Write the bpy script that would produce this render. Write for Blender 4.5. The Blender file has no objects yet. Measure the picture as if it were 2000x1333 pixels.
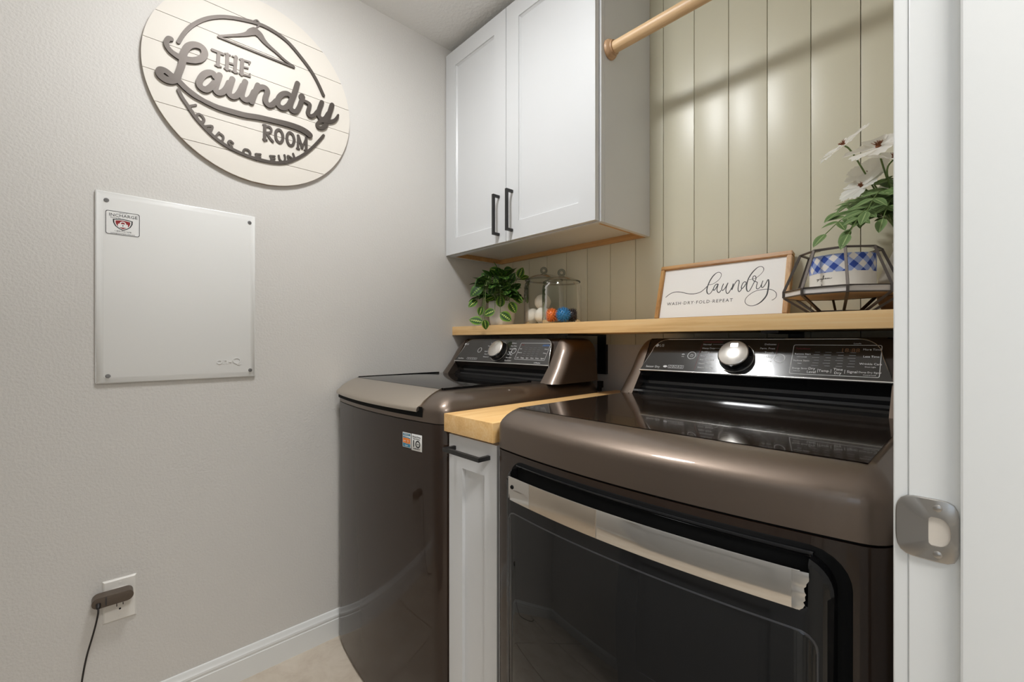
import bpy, bmesh, math, random
from mathutils import Vector, Matrix
R = math.radians
PI = math.pi
scene = bpy.context.scene
COL = scene.collection

# ------------------------------------------------------------------ camera, sky, light, exposure
cam_data = bpy.data.cameras.new('camera'); cam = bpy.data.objects.new('camera', cam_data); COL.objects.link(cam)
cam.location = (1.6623, -1.4793, 1.110); cam.rotation_euler = (R(90), 0, R(46.667))
cam_data.sensor_width = 36; cam_data.lens = 36*858.5/2000; cam_data.clip_start = 0.01
scene.camera = cam
scene.view_settings.view_transform = 'Standard'; scene.view_settings.look = 'None'
scene.view_settings.gamma = 1; scene.view_settings.use_curve_mapping = False
scene.view_settings.exposure = 0.13
LAMP_STRENGTH = 70.0
scene.cycles.max_bounces = 16; scene.cycles.diffuse_bounces = 8; scene.cycles.transparent_max_bounces = 16
world = bpy.data.worlds.new('sky'); scene.world = world; world.use_nodes = True
world.node_tree.nodes['Background'].inputs[0].default_value = (.62, .78, 1, 1)
world.node_tree.nodes['Background'].inputs[1].default_value = .5
def area(name, loc, rot, sx, sy, power, color):
    l = bpy.data.lights.new(name, 'AREA'); l.shape = 'RECTANGLE'; l.size = sx; l.size_y = sy; l.energy = power; l.color = color
    o = bpy.data.objects.new(name, l); COL.objects.link(o); o.location = loc; o.rotation_euler = rot
    return o
area('assumed_hall_window_light', (2.45, -3.06, 1.55), (R(90), 0, 0), .9, 1.2, 4, (.72, .85, 1))  # area light added at an assumed, unseen hall window to light jamb and dryer
def added_hall_fill_light():  # unseen lamp added near the doorway to brighten the laundry room and jamb
    l = bpy.data.lights.new('added_hall_fill_light', 'AREA'); l.shape = 'DISK'; l.size = .5; l.energy = 28; l.color = (1, .99, .975)
    o = bpy.data.objects.new('added_hall_fill_light', l); COL.objects.link(o); o.location = (2.20, -1.33, 2.40)
added_hall_fill_light()

# ------------------------------------------------------------------ materials
def mat(name, color, rough=.5, metal=0, coat=0, coat_rough=.03, spec=.5, **kw):
    m = bpy.data.materials.new(name); m.use_nodes = True
    b = m.node_tree.nodes['Principled BSDF']
    b.inputs['Base Color'].default_value = (*color, 1); b.inputs['Roughness'].default_value = rough
    b.inputs['Metallic'].default_value = metal; b.inputs['Coat Weight'].default_value = coat
    b.inputs['Coat Roughness'].default_value = coat_rough; b.inputs['Specular IOR Level'].default_value = spec
    for k, v in kw.items(): b.inputs[k.replace('_', ' ')].default_value = v
    return m
def nodes(m): return m.node_tree.nodes, m.node_tree.links, m.node_tree.nodes['Principled BSDF']
def bump(m, scale, strength, dist=.002, detail=3, stretch=(1, 1, 1), rough=.5):
    n, l, b = nodes(m)
    tc = n.new('ShaderNodeTexCoord'); mp = n.new('ShaderNodeMapping'); mp.inputs['Scale'].default_value = stretch
    t = n.new('ShaderNodeTexNoise'); t.inputs['Scale'].default_value = scale; t.inputs['Detail'].default_value = detail; t.inputs['Roughness'].default_value = rough
    bp = n.new('ShaderNodeBump'); bp.inputs['Strength'].default_value = strength; bp.inputs['Distance'].default_value = dist
    l.new(tc.outputs['Object'], mp.inputs[0]); l.new(mp.outputs[0], t.inputs['Vector']); l.new(t.outputs['Fac'], bp.inputs['Height']); l.new(bp.outputs[0], b.inputs['Normal'])
    return t
def ramp(n, l, src, stops):
    r = n.new('ShaderNodeValToRGB'); e = r.color_ramp.elements
    while len(e) < len(stops): e.new(.5)
    for k, (p, c) in enumerate(stops): e[k].position = p; e[k].color = (*c, 1)
    l.new(src, r.inputs[0]); return r
def noise_color(m, scale, stops, stretch=(1, 1, 1), detail=4, rough=.5, dist=0):
    n, l, b = nodes(m)
    tc = n.new('ShaderNodeTexCoord'); mp = n.new('ShaderNodeMapping'); mp.inputs['Scale'].default_value = stretch
    t = n.new('ShaderNodeTexNoise'); t.inputs['Scale'].default_value = scale; t.inputs['Detail'].default_value = detail; t.inputs['Roughness'].default_value = rough; t.inputs['Distortion'].default_value = dist
    l.new(tc.outputs['Object'], mp.inputs[0]); l.new(mp.outputs[0], t.inputs['Vector'])
    r = ramp(n, l, t.outputs['Fac'], stops); l.new(r.outputs[0], b.inputs['Base Color'])
    return t, r
def wood(name, dark, mid, light, axis='X', rough=.45, scale=1.0):
    m = mat(name, mid, rough); n, l, b = nodes(m)
    tc = n.new('ShaderNodeTexCoord')
    st = {'X': (1.6, 26, 26), 'Y': (26, 1.6, 26), 'Z': (26, 26, 1.6)}[axis]
    mp = n.new('ShaderNodeMapping'); mp.inputs['Scale'].default_value = tuple(s*scale for s in st); l.new(tc.outputs['Object'], mp.inputs[0])
    t1 = n.new('ShaderNodeTexNoise'); t1.inputs['Scale'].default_value = 1; t1.inputs['Detail'].default_value = 6; t1.inputs['Roughness'].default_value = .65; t1.inputs['Distortion'].default_value = .6
    l.new(mp.outputs[0], t1.inputs['Vector'])
    mp2 = n.new('ShaderNodeMapping'); mp2.inputs['Scale'].default_value = tuple(s*7*scale if s > 2 else s*3*scale for s in st); l.new(tc.outputs['Object'], mp2.inputs[0])
    t2 = n.new('ShaderNodeTexNoise'); t2.inputs['Scale'].default_value = 1; t2.inputs['Detail'].default_value = 3; l.new(mp2.outputs[0], t2.inputs['Vector'])
    mx = n.new('ShaderNodeMix'); mx.data_type = 'FLOAT'; mx.inputs[0].default_value = .35
    l.new(t1.outputs['Fac'], mx.inputs[2]); l.new(t2.outputs['Fac'], mx.inputs[3])
    r = ramp(n, l, mx.outputs[0], [(.34, dark), (.5, mid), (.66, light)]); l.new(r.outputs[0], b.inputs['Base Color'])
    bp = n.new('ShaderNodeBump'); bp.inputs['Strength'].default_value = .15; bp.inputs['Distance'].default_value = .001
    l.new(mx.outputs[0], bp.inputs['Height']); l.new(bp.outputs[0], b.inputs['Normal'])
    return m
M = {}
M['wall'] = mat('wall_paint', (.63, .612, .585), .62); bump(M['wall'], 150, .55, .0022, 2)
M['ceiling'] = mat('ceiling_paint', (.80, .79, .765), .8); bump(M['ceiling'], 70, .8, .004, 3)
M['hall'] = mat('hall_paint', (.66, .64, .60), .7)
M['shiplap'] = mat('sage_shiplap_paint', (.64, .61, .475), .32); bump(M['shiplap'], 260, .12, .001, 2)
M['white'] = mat('white_cabinet_paint', (.665, .675, .685), .36)
M['trim'] = mat('white_trim_paint', (.745, .755, .745), .35)
M['steel_white'] = mat('white_enamelled_steel', (.75, .75, .735), .3)
M['oak'] = wood('oak_board', (.74, .44, .175), (.87, .575, .265), (.90, .66, .36), 'X')
M['oak_y'] = wood('oak_worktop', (.68, .395, .15), (.80, .50, .205), (.86, .60, .30), 'Y')
M['raw_ply'] = wood('raw_wood_edge', (.42, .22, .08), (.55, .31, .12), (.62, .38, .16), 'X')
M['dowel'] = wood('pale_wood_dowel', (.55, .35, .18), (.70, .48, .27), (.77, .56, .34), 'X', .4)
M['frame_wood'] = wood('honey_wood_frame', (.33, .15, .035), (.50, .26, .075), (.60, .36, .13), 'X', .4)
M['bronze'] = mat('bronze_black_steel', (.172, .134, .108), .43, .98, .45, .02)
M['bronze_dark'] = mat('dark_bronze_enamel', (.022, .0115, .0065), .5, 0, .8, .015, .08)
M['lid_bronze'] = mat('lid_bronze_metal', (.52, .46, .39), .36, .95, .4, .05)
M['gloss_top'] = mat('gloss_dark_brown_top', (.022, .0155, .0115), .10, .0, .35, .015, .5)
M['black_gloss'] = mat('black_gloss_plastic', (.005, .005, .0055), .07)
M['black_glass'] = mat('black_door_glass', (.005, .005, .005), .03)
M['panel_black'] = mat('control_panel_glass', (.014, .0125, .012), .16, 0, 1, .05)
M['black_matte'] = mat('matte_black_metal', (.012, .012, .012), .42)
M['rubber'] = mat('black_rubber', (.005, .005, .005), .7, spec=.1)
M['chrome'] = mat('polished_steel', (.62, .60, .57), .12, 1)
M['silver'] = mat('silver_trim', (.80, .79, .76), .22, 1)
M['knob'] = mat('satin_silver_knob', (.80, .77, .73), .30, 1)
M['print'] = mat('white_print', (.62, .62, .62), .5)
M['print_dim'] = mat('dim_grey_print', (.16, .16, .165), .5)
M['print_red'] = mat('dark_red_print', (.20, .025, .03), .5)
M['print_amber'] = mat('dim_amber_digits', (.20, .095, .04), .5)
M['print_blue'] = mat('blue_print', (.03, .14, .40), .5)
M['print_black'] = mat('black_print', (.02, .02, .022), .55)
M['paper'] = mat('white_sticker', (.78, .78, .77), .4)
M['sign_cream'] = mat('cream_painted_plank', (.69, .65, .59), .5, spec=.3); bump(M['sign_cream'], 90, .05, .001)
M['sign_edge'] = mat('brown_board_edge', (.30, .18, .08), .6)
M['sign_metal'] = mat('charcoal_painted_wood', (.075, .062, .053), .45, .5)
M['sign_board'] = mat('white_sign_board', (.84, .83, .81), .5)
M['plastic_white'] = mat('white_outlet_plastic', (.76, .74, .70), .35)
M['adapter'] = mat('brown_black_adapter_plastic', (.085, .062, .045), .42)
M['cable'] = mat('black_cable_rubber', (.012, .009, .008), .45)
M['nickel'] = mat('brushed_nickel', (.40, .38, .355), .34, 1)
M['screw'] = mat('zinc_screw', (.24, .24, .245), .35, 1)
M['ceramic'] = mat('white_ceramic_pot', (.80, .76, .71), .35)
M['soil'] = mat('dark_soil', (.03, .02, .013), .9)
M['wool'] = mat('cream_wool', (.88, .82, .72), .9); bump(M['wool'], 160, .5, .002, 4)
M['spiky_orange'] = mat('orange_rubber', (.85, .20, .03), .4)
M['spiky_blue'] = mat('blue_rubber', (.03, .22, .50), .35)
M['spiky_dark'] = mat('dark_purple_rubber', (.03, .022, .026), .35)
M['wire'] = mat('dark_bronze_wire', (.10, .085, .075), .35, .8)
M['whitewash'] = mat('whitewashed_wood', (.74, .70, .66), .55); bump(M['whitewash'], 60, .15, .001, 4, (1, 8, 1))
M['ply'] = mat('pale_brown_underside', (.50, .36, .22), .6)
M['label_cream'] = mat('cream_candle_label', (.82, .78, .71), .5)
M['wax'] = mat('ivory_wax', (.80, .77, .70), .4)
M['petal'] = mat('white_petal', (.93, .92, .89), .55)
n_, l_, b_ = nodes(M['petal'])       # thin petals let some light through
tl = n_.new('ShaderNodeBsdfTranslucent'); tl.inputs[0].default_value = (.93, .91, .86, 1); mxp = n_.new('ShaderNodeMixShader'); mxp.inputs[0].default_value = .42
l_.new(b_.outputs[0], mxp.inputs[1]); l_.new(tl.outputs[0], mxp.inputs[2]); l_.new(mxp.outputs[0], n_['Material Output'].inputs[0])
M['stamen'] = mat('rust_brown_stamen', (.20, .065, .02), .7)
M['stem'] = mat('green_stem', (.12, .19, .05), .5)
M['grout'] = mat('beige_grout', (.44, .38, .31), .85)
M['lamp'] = mat('lamp_diffuser', (.9, .9, .9), .5)
n_, l_, b_ = nodes(M['lamp']); b_.inputs['Emission Color'].default_value = (.985, .995, 1, 1); b_.inputs['Emission Strength'].default_value = LAMP_STRENGTH
# tile
M['tile'] = mat('beige_stone_tile', (.55, .48, .39), .45)
M['door_grey'] = mat('grey_door_paint', (.40, .405, .41), .4); noise_color(M['tile'], 9, [(.25, (.46, .38, .30)), (.5, (.58, .505, .415)), (.75, (.66, .59, .50))], detail=8, rough=.65, dist=.5)
# vase: rough ceramic with a sand-brown body and a white glaze above
M['vase'] = mat('rough_two_tone_ceramic', (.6, .55, .5), .75)
n_, l_, b_ = nodes(M['vase']); tc = n_.new('ShaderNodeTexCoord'); sp = n_.new('ShaderNodeSeparateXYZ'); l_.new(tc.outputs['Object'], sp.inputs[0])
tn = n_.new('ShaderNodeTexNoise'); tn.inputs['Scale'].default_value = 22; tn.inputs['Detail'].default_value = 5; l_.new(tc.outputs['Object'], tn.inputs['Vector'])
ma = n_.new('ShaderNodeMath'); ma.operation = 'MULTIPLY_ADD'; l_.new(tn.outputs['Fac'], ma.inputs[0]); ma.inputs[1].default_value = .06; l_.new(sp.outputs['Z'], ma.inputs[2])
rr = ramp(n_, l_, ma.outputs[0], [(.05, (.24, .13, .055)), (.085, (.42, .27, .14)), (.115, (.62, .56, .49)), (.15, (.74, .71, .67))]); l_.new(rr.outputs[0], b_.inputs['Base Color'])
# thin clear glass: one wall, so light goes straight through with a Fresnel sheen
def thin_glass(name, tint, gloss=1.0):
    m = bpy.data.materials.new(name); m.use_nodes = True; n, l = m.node_tree.nodes, m.node_tree.links
    n.remove(n['Principled BSDF'])
    tr = n.new('ShaderNodeBsdfTransparent'); tr.inputs[0].default_value = (*tint, 1)
    gl = n.new('ShaderNodeBsdfGlossy'); gl.inputs['Roughness'].default_value = .02
    lw = n.new('ShaderNodeLayerWeight'); lw.inputs[0].default_value = .22
    mx = n.new('ShaderNodeMixShader'); mm = n.new('ShaderNodeMath'); mm.operation = 'MULTIPLY'; mm.inputs[1].default_value = gloss
    l.new(lw.outputs['Fresnel'], mm.inputs[0]); l.new(mm.outputs[0], mx.inputs[0]); l.new(tr.outputs[0], mx.inputs[1]); l.new(gl.outputs[0], mx.inputs[2])
    l.new(mx.outputs[0], n['Material Output'].inputs[0]); return m
M['glass'] = thin_glass('clear_jar_glass', (.97, .98, .975), .8)
M['glass_thick'] = thin_glass('thick_clear_glass', (.72, .74, .72), 1.0)
# variegated leaf: light midrib and feathered side veins on dark green
def leaf_mat(name, dark, mid, vein, freq=44.0, vein_w=.05):
    m = mat(name, mid, .55, spec=.3); n, l, b = nodes(m)
    tc = n.new('ShaderNodeTexCoord'); s = n.new('ShaderNodeSeparateXYZ'); l.new(tc.outputs['UV'], s.inputs[0])
    def math_(op, a, bb, c=None):
        x = n.new('ShaderNodeMath'); x.operation = op
        for k, v in enumerate((a, bb, c)):
            if v is None: continue
            if isinstance(v, (int, float)): x.inputs[k].default_value = v
            else: l.new(v, x.inputs[k])
        return x.outputs[0]
    ax = math_('ABSOLUTE', math_('SUBTRACT', s.outputs['X'], .5), 0)          # 0 at midrib, .5 at edge
    ch = math_('SINE', math_('MULTIPLY', math_('SUBTRACT', s.outputs['Y'], math_('MULTIPLY', ax, .5)), freq), 0)
    lim = math_('MULTIPLY_ADD', ch, .075, vein_w)
    v = math_('LESS_THAN', ax, lim)
    base = ramp(n, l, ax, [(.10, dark), (.28, dark), (.46, mid)])
    mx = n.new('ShaderNodeMix'); mx.data_type = 'RGBA'; l.new(v, mx.inputs[0]); l.new(base.outputs[0], mx.inputs[6]); mx.inputs[7].default_value = (*vein, 1)
    l.new(mx.outputs[2], b.inputs['Base Color']); return m
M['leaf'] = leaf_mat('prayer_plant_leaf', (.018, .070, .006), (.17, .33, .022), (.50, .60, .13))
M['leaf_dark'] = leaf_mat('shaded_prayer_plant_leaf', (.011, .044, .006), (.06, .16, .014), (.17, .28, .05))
M['fern'] = leaf_mat('soft_green_leaflet', (.115, .19, .065), (.16, .25, .09), (.30, .39, .17), 0.0, .05)
# blue gingham, from the label's own UV (metres)
M['gingham'] = mat('blue_gingham_paper', (.8, .8, .8), .5)
n_, l_, b_ = nodes(M['gingham']); tc = n_.new('ShaderNodeTexCoord'); mp = n_.new('ShaderNodeMapping'); mp.vector_type = 'POINT'
mp.inputs['Rotation'].default_value = (0, 0, R(42)); mp.inputs['Scale'].default_value = (38, 38, 38); l_.new(tc.outputs['UV'], mp.inputs[0])
sp = n_.new('ShaderNodeSeparateXYZ'); l_.new(mp.outputs[0], sp.inputs[0])
def frac_step(o):
    f = n_.new('ShaderNodeMath'); f.operation = 'FRACT'; l_.new(o, f.inputs[0]); g = n_.new('ShaderNodeMath'); g.operation = 'GREATER_THAN'; l_.new(f.outputs[0], g.inputs[0]); g.inputs[1].default_value = .5; return g.outputs[0]
ad = n_.new('ShaderNodeMath'); ad.operation = 'MULTIPLY_ADD'; ad.inputs[1].default_value = .5; l_.new(frac_step(sp.outputs['X']), ad.inputs[0])
hv = n_.new('ShaderNodeMath'); hv.operation = 'MULTIPLY'; hv.inputs[1].default_value = .5; l_.new(frac_step(sp.outputs['Y']), hv.inputs[0]); l_.new(hv.outputs[0], ad.inputs[2])
rr = ramp(n_, l_, ad.outputs[0], [(0, (.80, .76, .72)), (.4, (.30, .38, .66)), (.8, (.015, .06, .34))]); rr.color_ramp.interpolation = 'CONSTANT'; l_.new(rr.outputs[0], b_.inputs['Base Color'])

# ------------------------------------------------------------------ helpers
def link(name, me, material=None, parent=None, smooth=None, world=None):
    if isinstance(material, str): material = M[material]
    if material and not me.materials: me.materials.append(material)
    if smooth is not None:
        for p in me.polygons: p.use_smooth = True
        if smooth < 179: me.set_sharp_from_angle(angle=R(smooth))
    o = bpy.data.objects.new(name, me); COL.objects.link(o)
    if parent is not None: o.parent = parent
    return o
def pyd(name, verts, faces, material=None, parent=None, smooth=None, uvs=None):
    me = bpy.data.meshes.new(name); me.from_pydata([tuple(v) for v in verts], [], faces); me.update()
    bm = bmesh.new(); bm.from_mesh(me); bmesh.ops.recalc_face_normals(bm, faces=bm.faces); bm.to_mesh(me); bm.free()
    if uvs:
        lay = me.uv_layers.new(name='UVMap')
        for lp in me.loops: lay.data[lp.index].uv = uvs[lp.vertex_index]
    return link(name, me, material, parent, smooth)
class MB:
    def __init__(s): s.v = []; s.f = []
    def add(s, v, f):
        k = len(s.v); s.v += [tuple(p) for p in v]; s.f += [tuple(i+k for i in q) for q in f]; return s
    def box(s, x0, x1, y0, y1, z0, z1):
        return s.add([(x0,y0,z0),(x1,y0,z0),(x1,y1,z0),(x0,y1,z0),(x0,y0,z1),(x1,y0,z1),(x1,y1,z1),(x0,y1,z1)],
                     [(0,3,2,1),(4,5,6,7),(0,1,5,4),(1,2,6,5),(2,3,7,6),(3,0,4,7)])
    def tube(s, pts, r, seg=8, caps=True, closed=False):
        pts = [Vector(p) for p in pts]; n = len(pts); rs = r if isinstance(r, (list, tuple)) else [r]*n
        rings = []; prev = None
        for i, p in enumerate(pts):
            a = pts[(i-1) % n] if closed else pts[max(i-1, 0)]; b = pts[(i+1) % n] if closed else pts[min(i+1, n-1)]
            t = (b-a).normalized()
            if prev is None: u = t.orthogonal().normalized()
            else: u = (prev - t*prev.dot(t)).normalized() if (prev - t*prev.dot(t)).length > 1e-6 else t.orthogonal().normalized()
            prev = u; w = t.cross(u)
            rings.append([p + (u*math.cos(2*PI*k/seg) + w*math.sin(2*PI*k/seg))*rs[i] for k in range(seg)])
        return s.loft(rings, caps and not closed, closed)
    def loft(s, rings, caps=True, closed=False):
        m = len(rings[0]); v = [p for r in rings for p in r]; f = []
        for i in range(len(rings) if closed else len(rings)-1):
            j = (i+1) % len(rings)
            for k in range(m): f.append((i*m+k, i*m+(k+1) % m, j*m+(k+1) % m, j*m+k))
        if caps: f.append(tuple(range(m-1, -1, -1))); f.append(tuple((len(rings)-1)*m+k for k in range(m)))
        return s.add(v, f)
    def lathe(s, prof, c=(0, 0, 0), seg=32, axis=None, caps=False):
        c = Vector(c); az = Vector(axis).normalized() if axis else Vector((0, 0, 1))
        ux = az.orthogonal().normalized() if axis else Vector((1, 0, 0)); uy = az.cross(ux)
        return s.loft([[c + az*z + (ux*math.cos(2*PI*k/seg) + uy*math.sin(2*PI*k/seg))*max(r, 1e-5) for k in range(seg)] for r, z in prof], caps)
    def grid(s, rows):
        m = len(rows[0]); f = []
        for i in range(len(rows)-1):
            for k in range(m-1): f.append((i*m+k, i*m+k+1, (i+1)*m+k+1, (i+1)*m+k))
        return s.add([p for r in rows for p in r], f)
    def prism(s, pts, fr, t0, t1):
        """2-D outline pushed through a frame fr=(origin, ex, ey, en) from depth t0 to t1"""
        o, ex, ey, en = fr; n = len(pts)
        v = [o+ex*a+ey*b+en*t0 for a, b in pts]+[o+ex*a+ey*b+en*t1 for a, b in pts]
        return s.add(v, [tuple(range(n-1, -1, -1)), tuple(range(n, 2*n))]+[(k, (k+1) % n, n+(k+1) % n, n+k) for k in range(n)])
    def obj(s, name, material=None, parent=None, smooth=None): return pyd(name, s.v, s.f, material, parent, smooth)
def bevel_box(name, x0, x1, y0, y1, z0, z1, material, parent=None, w=.002, seg=2):
    bm = bmesh.new(); bmesh.ops.create_cube(bm, size=1)
    for v in bm.verts: v.co = Vector(((x0+x1)/2 + v.co.x*(x1-x0), (y0+y1)/2 + v.co.y*(y1-y0), (z0+z1)/2 + v.co.z*(z1-z0)))
    if w: bmesh.ops.bevel(bm, geom=list(bm.edges), offset=w, segments=seg, profile=.7, affect='EDGES')
    me = bpy.data.meshes.new(name); bm.to_mesh(me); bm.free()
    return link(name, me, material, parent, 40)
def tag(o, label, cat, group=None, kind=None):
    if label: o['label'] = label
    if cat: o['category'] = cat
    if group: o['group'] = group
    if kind: o['kind'] = kind
    return o
def struct(o, label=None):
    o['kind'] = 'structure'
    if label: o['label'] = label
    return o
def empty(name, loc, label=None, cat=None, group=None, rz=0):
    o = bpy.data.objects.new(name, None); COL.objects.link(o); o.location = loc; o.rotation_euler = (0, 0, rz); o.empty_display_size = .05
    return tag(o, label, cat, group)
def adopt(parent, *kids):
    """children modelled in world space keep their place under a moved parent"""
    bpy.context.view_layer.update()
    for k in kids:
        k.parent = parent; k.matrix_parent_inverse = parent.matrix_world.inverted()
def rrect(a0, a1, b0, b1, r, seg=6):
    out = []
    for cx, cy, s in ((a1-r, b0+r, -90), (a1-r, b1-r, 0), (a0+r, b1-r, 90), (a0+r, b0+r, 180)):
        for k in range(seg+1): t = R(s + 90*k/seg); out.append((cx+r*math.cos(t), cy+r*math.sin(t)))
    return out
def circle(cx, cy, r, n=24, ry=None): return [(cx+r*math.cos(2*PI*k/n), cy+(ry or r)*math.sin(2*PI*k/n)) for k in range(n)]
def catmull(p, n=5, closed=False):
    """smooth curve through tuples of any length"""
    if len(p) < 3: return list(p)
    out = []; N = len(p)
    for i in range(N-1):
        p0, p1, p2, p3 = p[max(i-1, 0)], p[i], p[i+1], p[min(i+2, N-1)]
        if closed and i == 0: p0 = p[-2]
        if closed and i == N-2: p3 = p[1]
        for k in range(n):
            t = k/n
            out.append(tuple(.5*((2*b)+(-a+c)*t+(2*a-5*b+4*c-d)*t*t+(-a+3*b-3*c+d)*t**3) for a, b, c, d in zip(p0, p1, p2, p3)))
    out.append(tuple(p[-1])); return out
def ribbon(mb, pts, w, fr, t0, t1, n=5, taper=False):
    """a pen stroke of width w along pts, standing from depth t0 to t1 on the frame"""
    ws = list(w) if isinstance(w, (list, tuple)) else [w]*len(pts)
    closed = len(pts) > 5 and abs(pts[0][0]-pts[-1][0])+abs(pts[0][1]-pts[-1][1]) < 1e-6
    c = catmull([(a, b, ww) for (a, b), ww in zip(pts, ws)], n, closed)
    L = []; Rr = []
    for i, (a, b, ww) in enumerate(c):
        p = c[max(i-1, 0)]; q = c[min(i+1, len(c)-1)]
        if closed and i in (0, len(c)-1): p, q = c[-2], c[1]
        dx, dy = q[0]-p[0], q[1]-p[1]; d = math.hypot(dx, dy) or 1; nx, ny = -dy/d, dx/d
        L.append((a+nx*ww/2, b+ny*ww/2)); Rr.append((a-nx*ww/2, b-ny*ww/2))
    o, ex, ey, en = fr
    m = len(L); up = (t1-t0)*.10/m      # the stroke climbs a hair along its way, so its crossings lie one over the other
    rings = [[o+ex*l[0]+ey*l[1]+en*t0, o+ex*r[0]+ey*r[1]+en*t0, o+ex*r[0]+ey*r[1]+en*(t1-up*(m-i)), o+ex*l[0]+ey*l[1]+en*(t1-up*(m-i))] for i, (l, r) in enumerate(zip(L, Rr))]
    mb.loft(rings, not closed)
    if not closed and not taper:      # round pen ends
        mb.prism(circle(*c[0][:2], c[0][2]*.5, 12), fr, t0, t1-up*(m+1)); mb.prism(circle(*c[-1][:2], c[-1][2]*.5, 12), fr, t0, t1-up*.5)
def letters(mb, body, size, fr, at, depth=.0003, align='LEFT', xs=1.0, spacing=1.0, rot=0, shear=0):
    """lettering set in Blender's built-in face, laid on frame fr at (a, b) and added to mb"""
    cu = bpy.data.curves.new('text', 'FONT'); cu.body = body; cu.size = size; cu.align_x = align; cu.extrude = depth/2; cu.resolution_u = 2
    cu.space_character = spacing; cu.shear = shear
    ob = bpy.data.objects.new('text', cu); COL.objects.link(ob); me = bpy.data.meshes.new_from_object(ob)
    bpy.data.objects.remove(ob); bpy.data.curves.remove(cu)
    o, ex, ey, en = fr; ca, sa = math.cos(rot), math.sin(rot)
    v = []
    for p in me.vertices:
        x, y = p.co.x*xs, p.co.y; x, y = x*ca-y*sa, x*sa+y*ca
        v.append(o+ex*(at[0]+x)+ey*(at[1]+y)+en*(p.co.z+depth/2))
    mb.add(v, [tuple(p.vertices) for p in me.polygons]); bpy.data.meshes.remove(me)
V = Vector
EX, EY, EZ = V((1, 0, 0)), V((0, 1, 0)), V((0, 0, 1))

# ------------------------------------------------------------------ the room
H = 2.444; XR = 1.618; YF = -2.05; DJ = -.93; DN = -1.745
struct(MB().box(-.1, 0, YF-.1, .112, -.02, H).obj('wall_left', 'wall'), 'greige orange-peel plaster wall on the left')
wb = struct(MB().box(0, XR, .012, .112, -.02, H).obj('wall_back', 'wall'), 'back wall, greige below and sage green shiplap above')
edges = [0.0] + [.1008 + .11225*k for k in range(14)] + [XR]
pm = None
for a, b in zip(edges[:-1], edges[1:]):
    wdt = b-a
    if abs(wdt-.11225) < 1e-4:
        if pm is None:
            o = bevel_box('plank', -.0552, .0552, -.006, .006, 1.096, H, 'shiplap', wb, .0012, 2); pm = o.data
        else:
            o = link('plank', pm, None, wb)
        o.location = ((a+b)/2, .006, 0)
    else:
        bevel_box('plank', a+.0009, b-.0009, 0, .012, 1.096, H, 'shiplap', wb, .0018, 2)
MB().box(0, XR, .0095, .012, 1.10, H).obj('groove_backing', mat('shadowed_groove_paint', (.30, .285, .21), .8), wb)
wr = struct(MB().box(XR, 1.735, DJ+.018, .112, -.02, H).box(XR, 1.735, YF-.1, DN-.018, -.02, H).box(XR, 1.735, DN-.018, DJ+.018, 2.06, H).obj('wall_right', 'wall'), 'right wall with the doorway the picture is taken through')
struct(MB().box(0, XR, YF-.1, YF, -.02, H).obj('wall_front', 'wall'), 'front wall behind the open door')
struct(MB().box(-.1, 3.2, -3.2, .7, H, H+.1).obj('ceiling', 'ceiling'), 'off-white textured ceiling')
fl = struct(MB().box(-.1, 3.2, -3.2, .7, -.05, -.004).obj('floor', 'grout'), 'beige stone tile floor')
tm = None
T = .46
for i in range(7):
    for j in range(8):
        x = .0 + i*T + .12; y = -.1 - j*T
        if x < 0 - T or y < -3.2: continue
        if tm is None: o = bevel_box('tile', -T/2+.002, T/2-.002, -T/2+.002, T/2-.002, -.012, 0, 'tile', fl, .0015, 1); tm = o.data
        else: o = link('tile', tm, None, fl)
        o.location = (x, y, 0)
# moulded baseboards
prof = [(0, 0), (.0125, 0), (.0125, .066), (.0105, .068), (.0105, .0735), (.0125, .0755), (.0118, .082), (.0075, .0875), (.0065, .0935), (.0040, .0985), (0, .100)]
def baseboard(name, a, b, axis, at, sgn, label):
    rings = []
    for t in (a, b): rings.append([(at+sgn*d, t, z) if axis == 'Y' else (t, at+sgn*d, z) for d, z in prof])
    return struct(MB().loft(rings).obj(name, 'trim', None, 30), label)
baseboard('baseboard_left', YF+.0135, 0, 'Y', 0, 1, 'white moulded baseboard along the left wall')
baseboard('baseboard_front', 0, XR, 'X', YF, 1, 'white moulded baseboard along the front wall')
# doorway: casing, jamb, stop, strike plate
tr = empty('trim_1', (XR, DJ, 0)); tr['kind'] = 'structure'; tr['label'] = 'white door jamb and casing at the right edge of the picture'
parts = [bevel_box('jamb', XR, 1.735, DJ, DJ+.018, 0, 2.06, 'trim', None, .0008, 1),
         bevel_box('jamb', XR, 1.735, DN-.018, DN, 0, 2.06, 'trim', None, .0008, 1),
         bevel_box('head_jamb', XR, 1.735, DN, DJ, 2.042, 2.06, 'trim', None, .0008, 1),
         bevel_box('casing', XR-.011, XR, DJ+.0012, DJ+.064, 0, 2.11, 'trim', None, .0025, 3),
         bevel_box('casing', XR-.011, XR, DN-.064, DN-.004, 0, 2.11, 'trim', None, .004, 3),
         bevel_box('casing', XR-.011, XR, DN-.004, DJ+.004, 2.046, 2.11, 'trim', None, .004, 3),
         bevel_box('door_stop', 1.652, 1.700, DJ-.011, DJ, 0, 2.042, 'trim', None, .004, 3),
         bevel_box('door_stop', 1.652, 1.700, DN, DN+.011, 0, 2.042, 'trim', None, .004, 3)]
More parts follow.
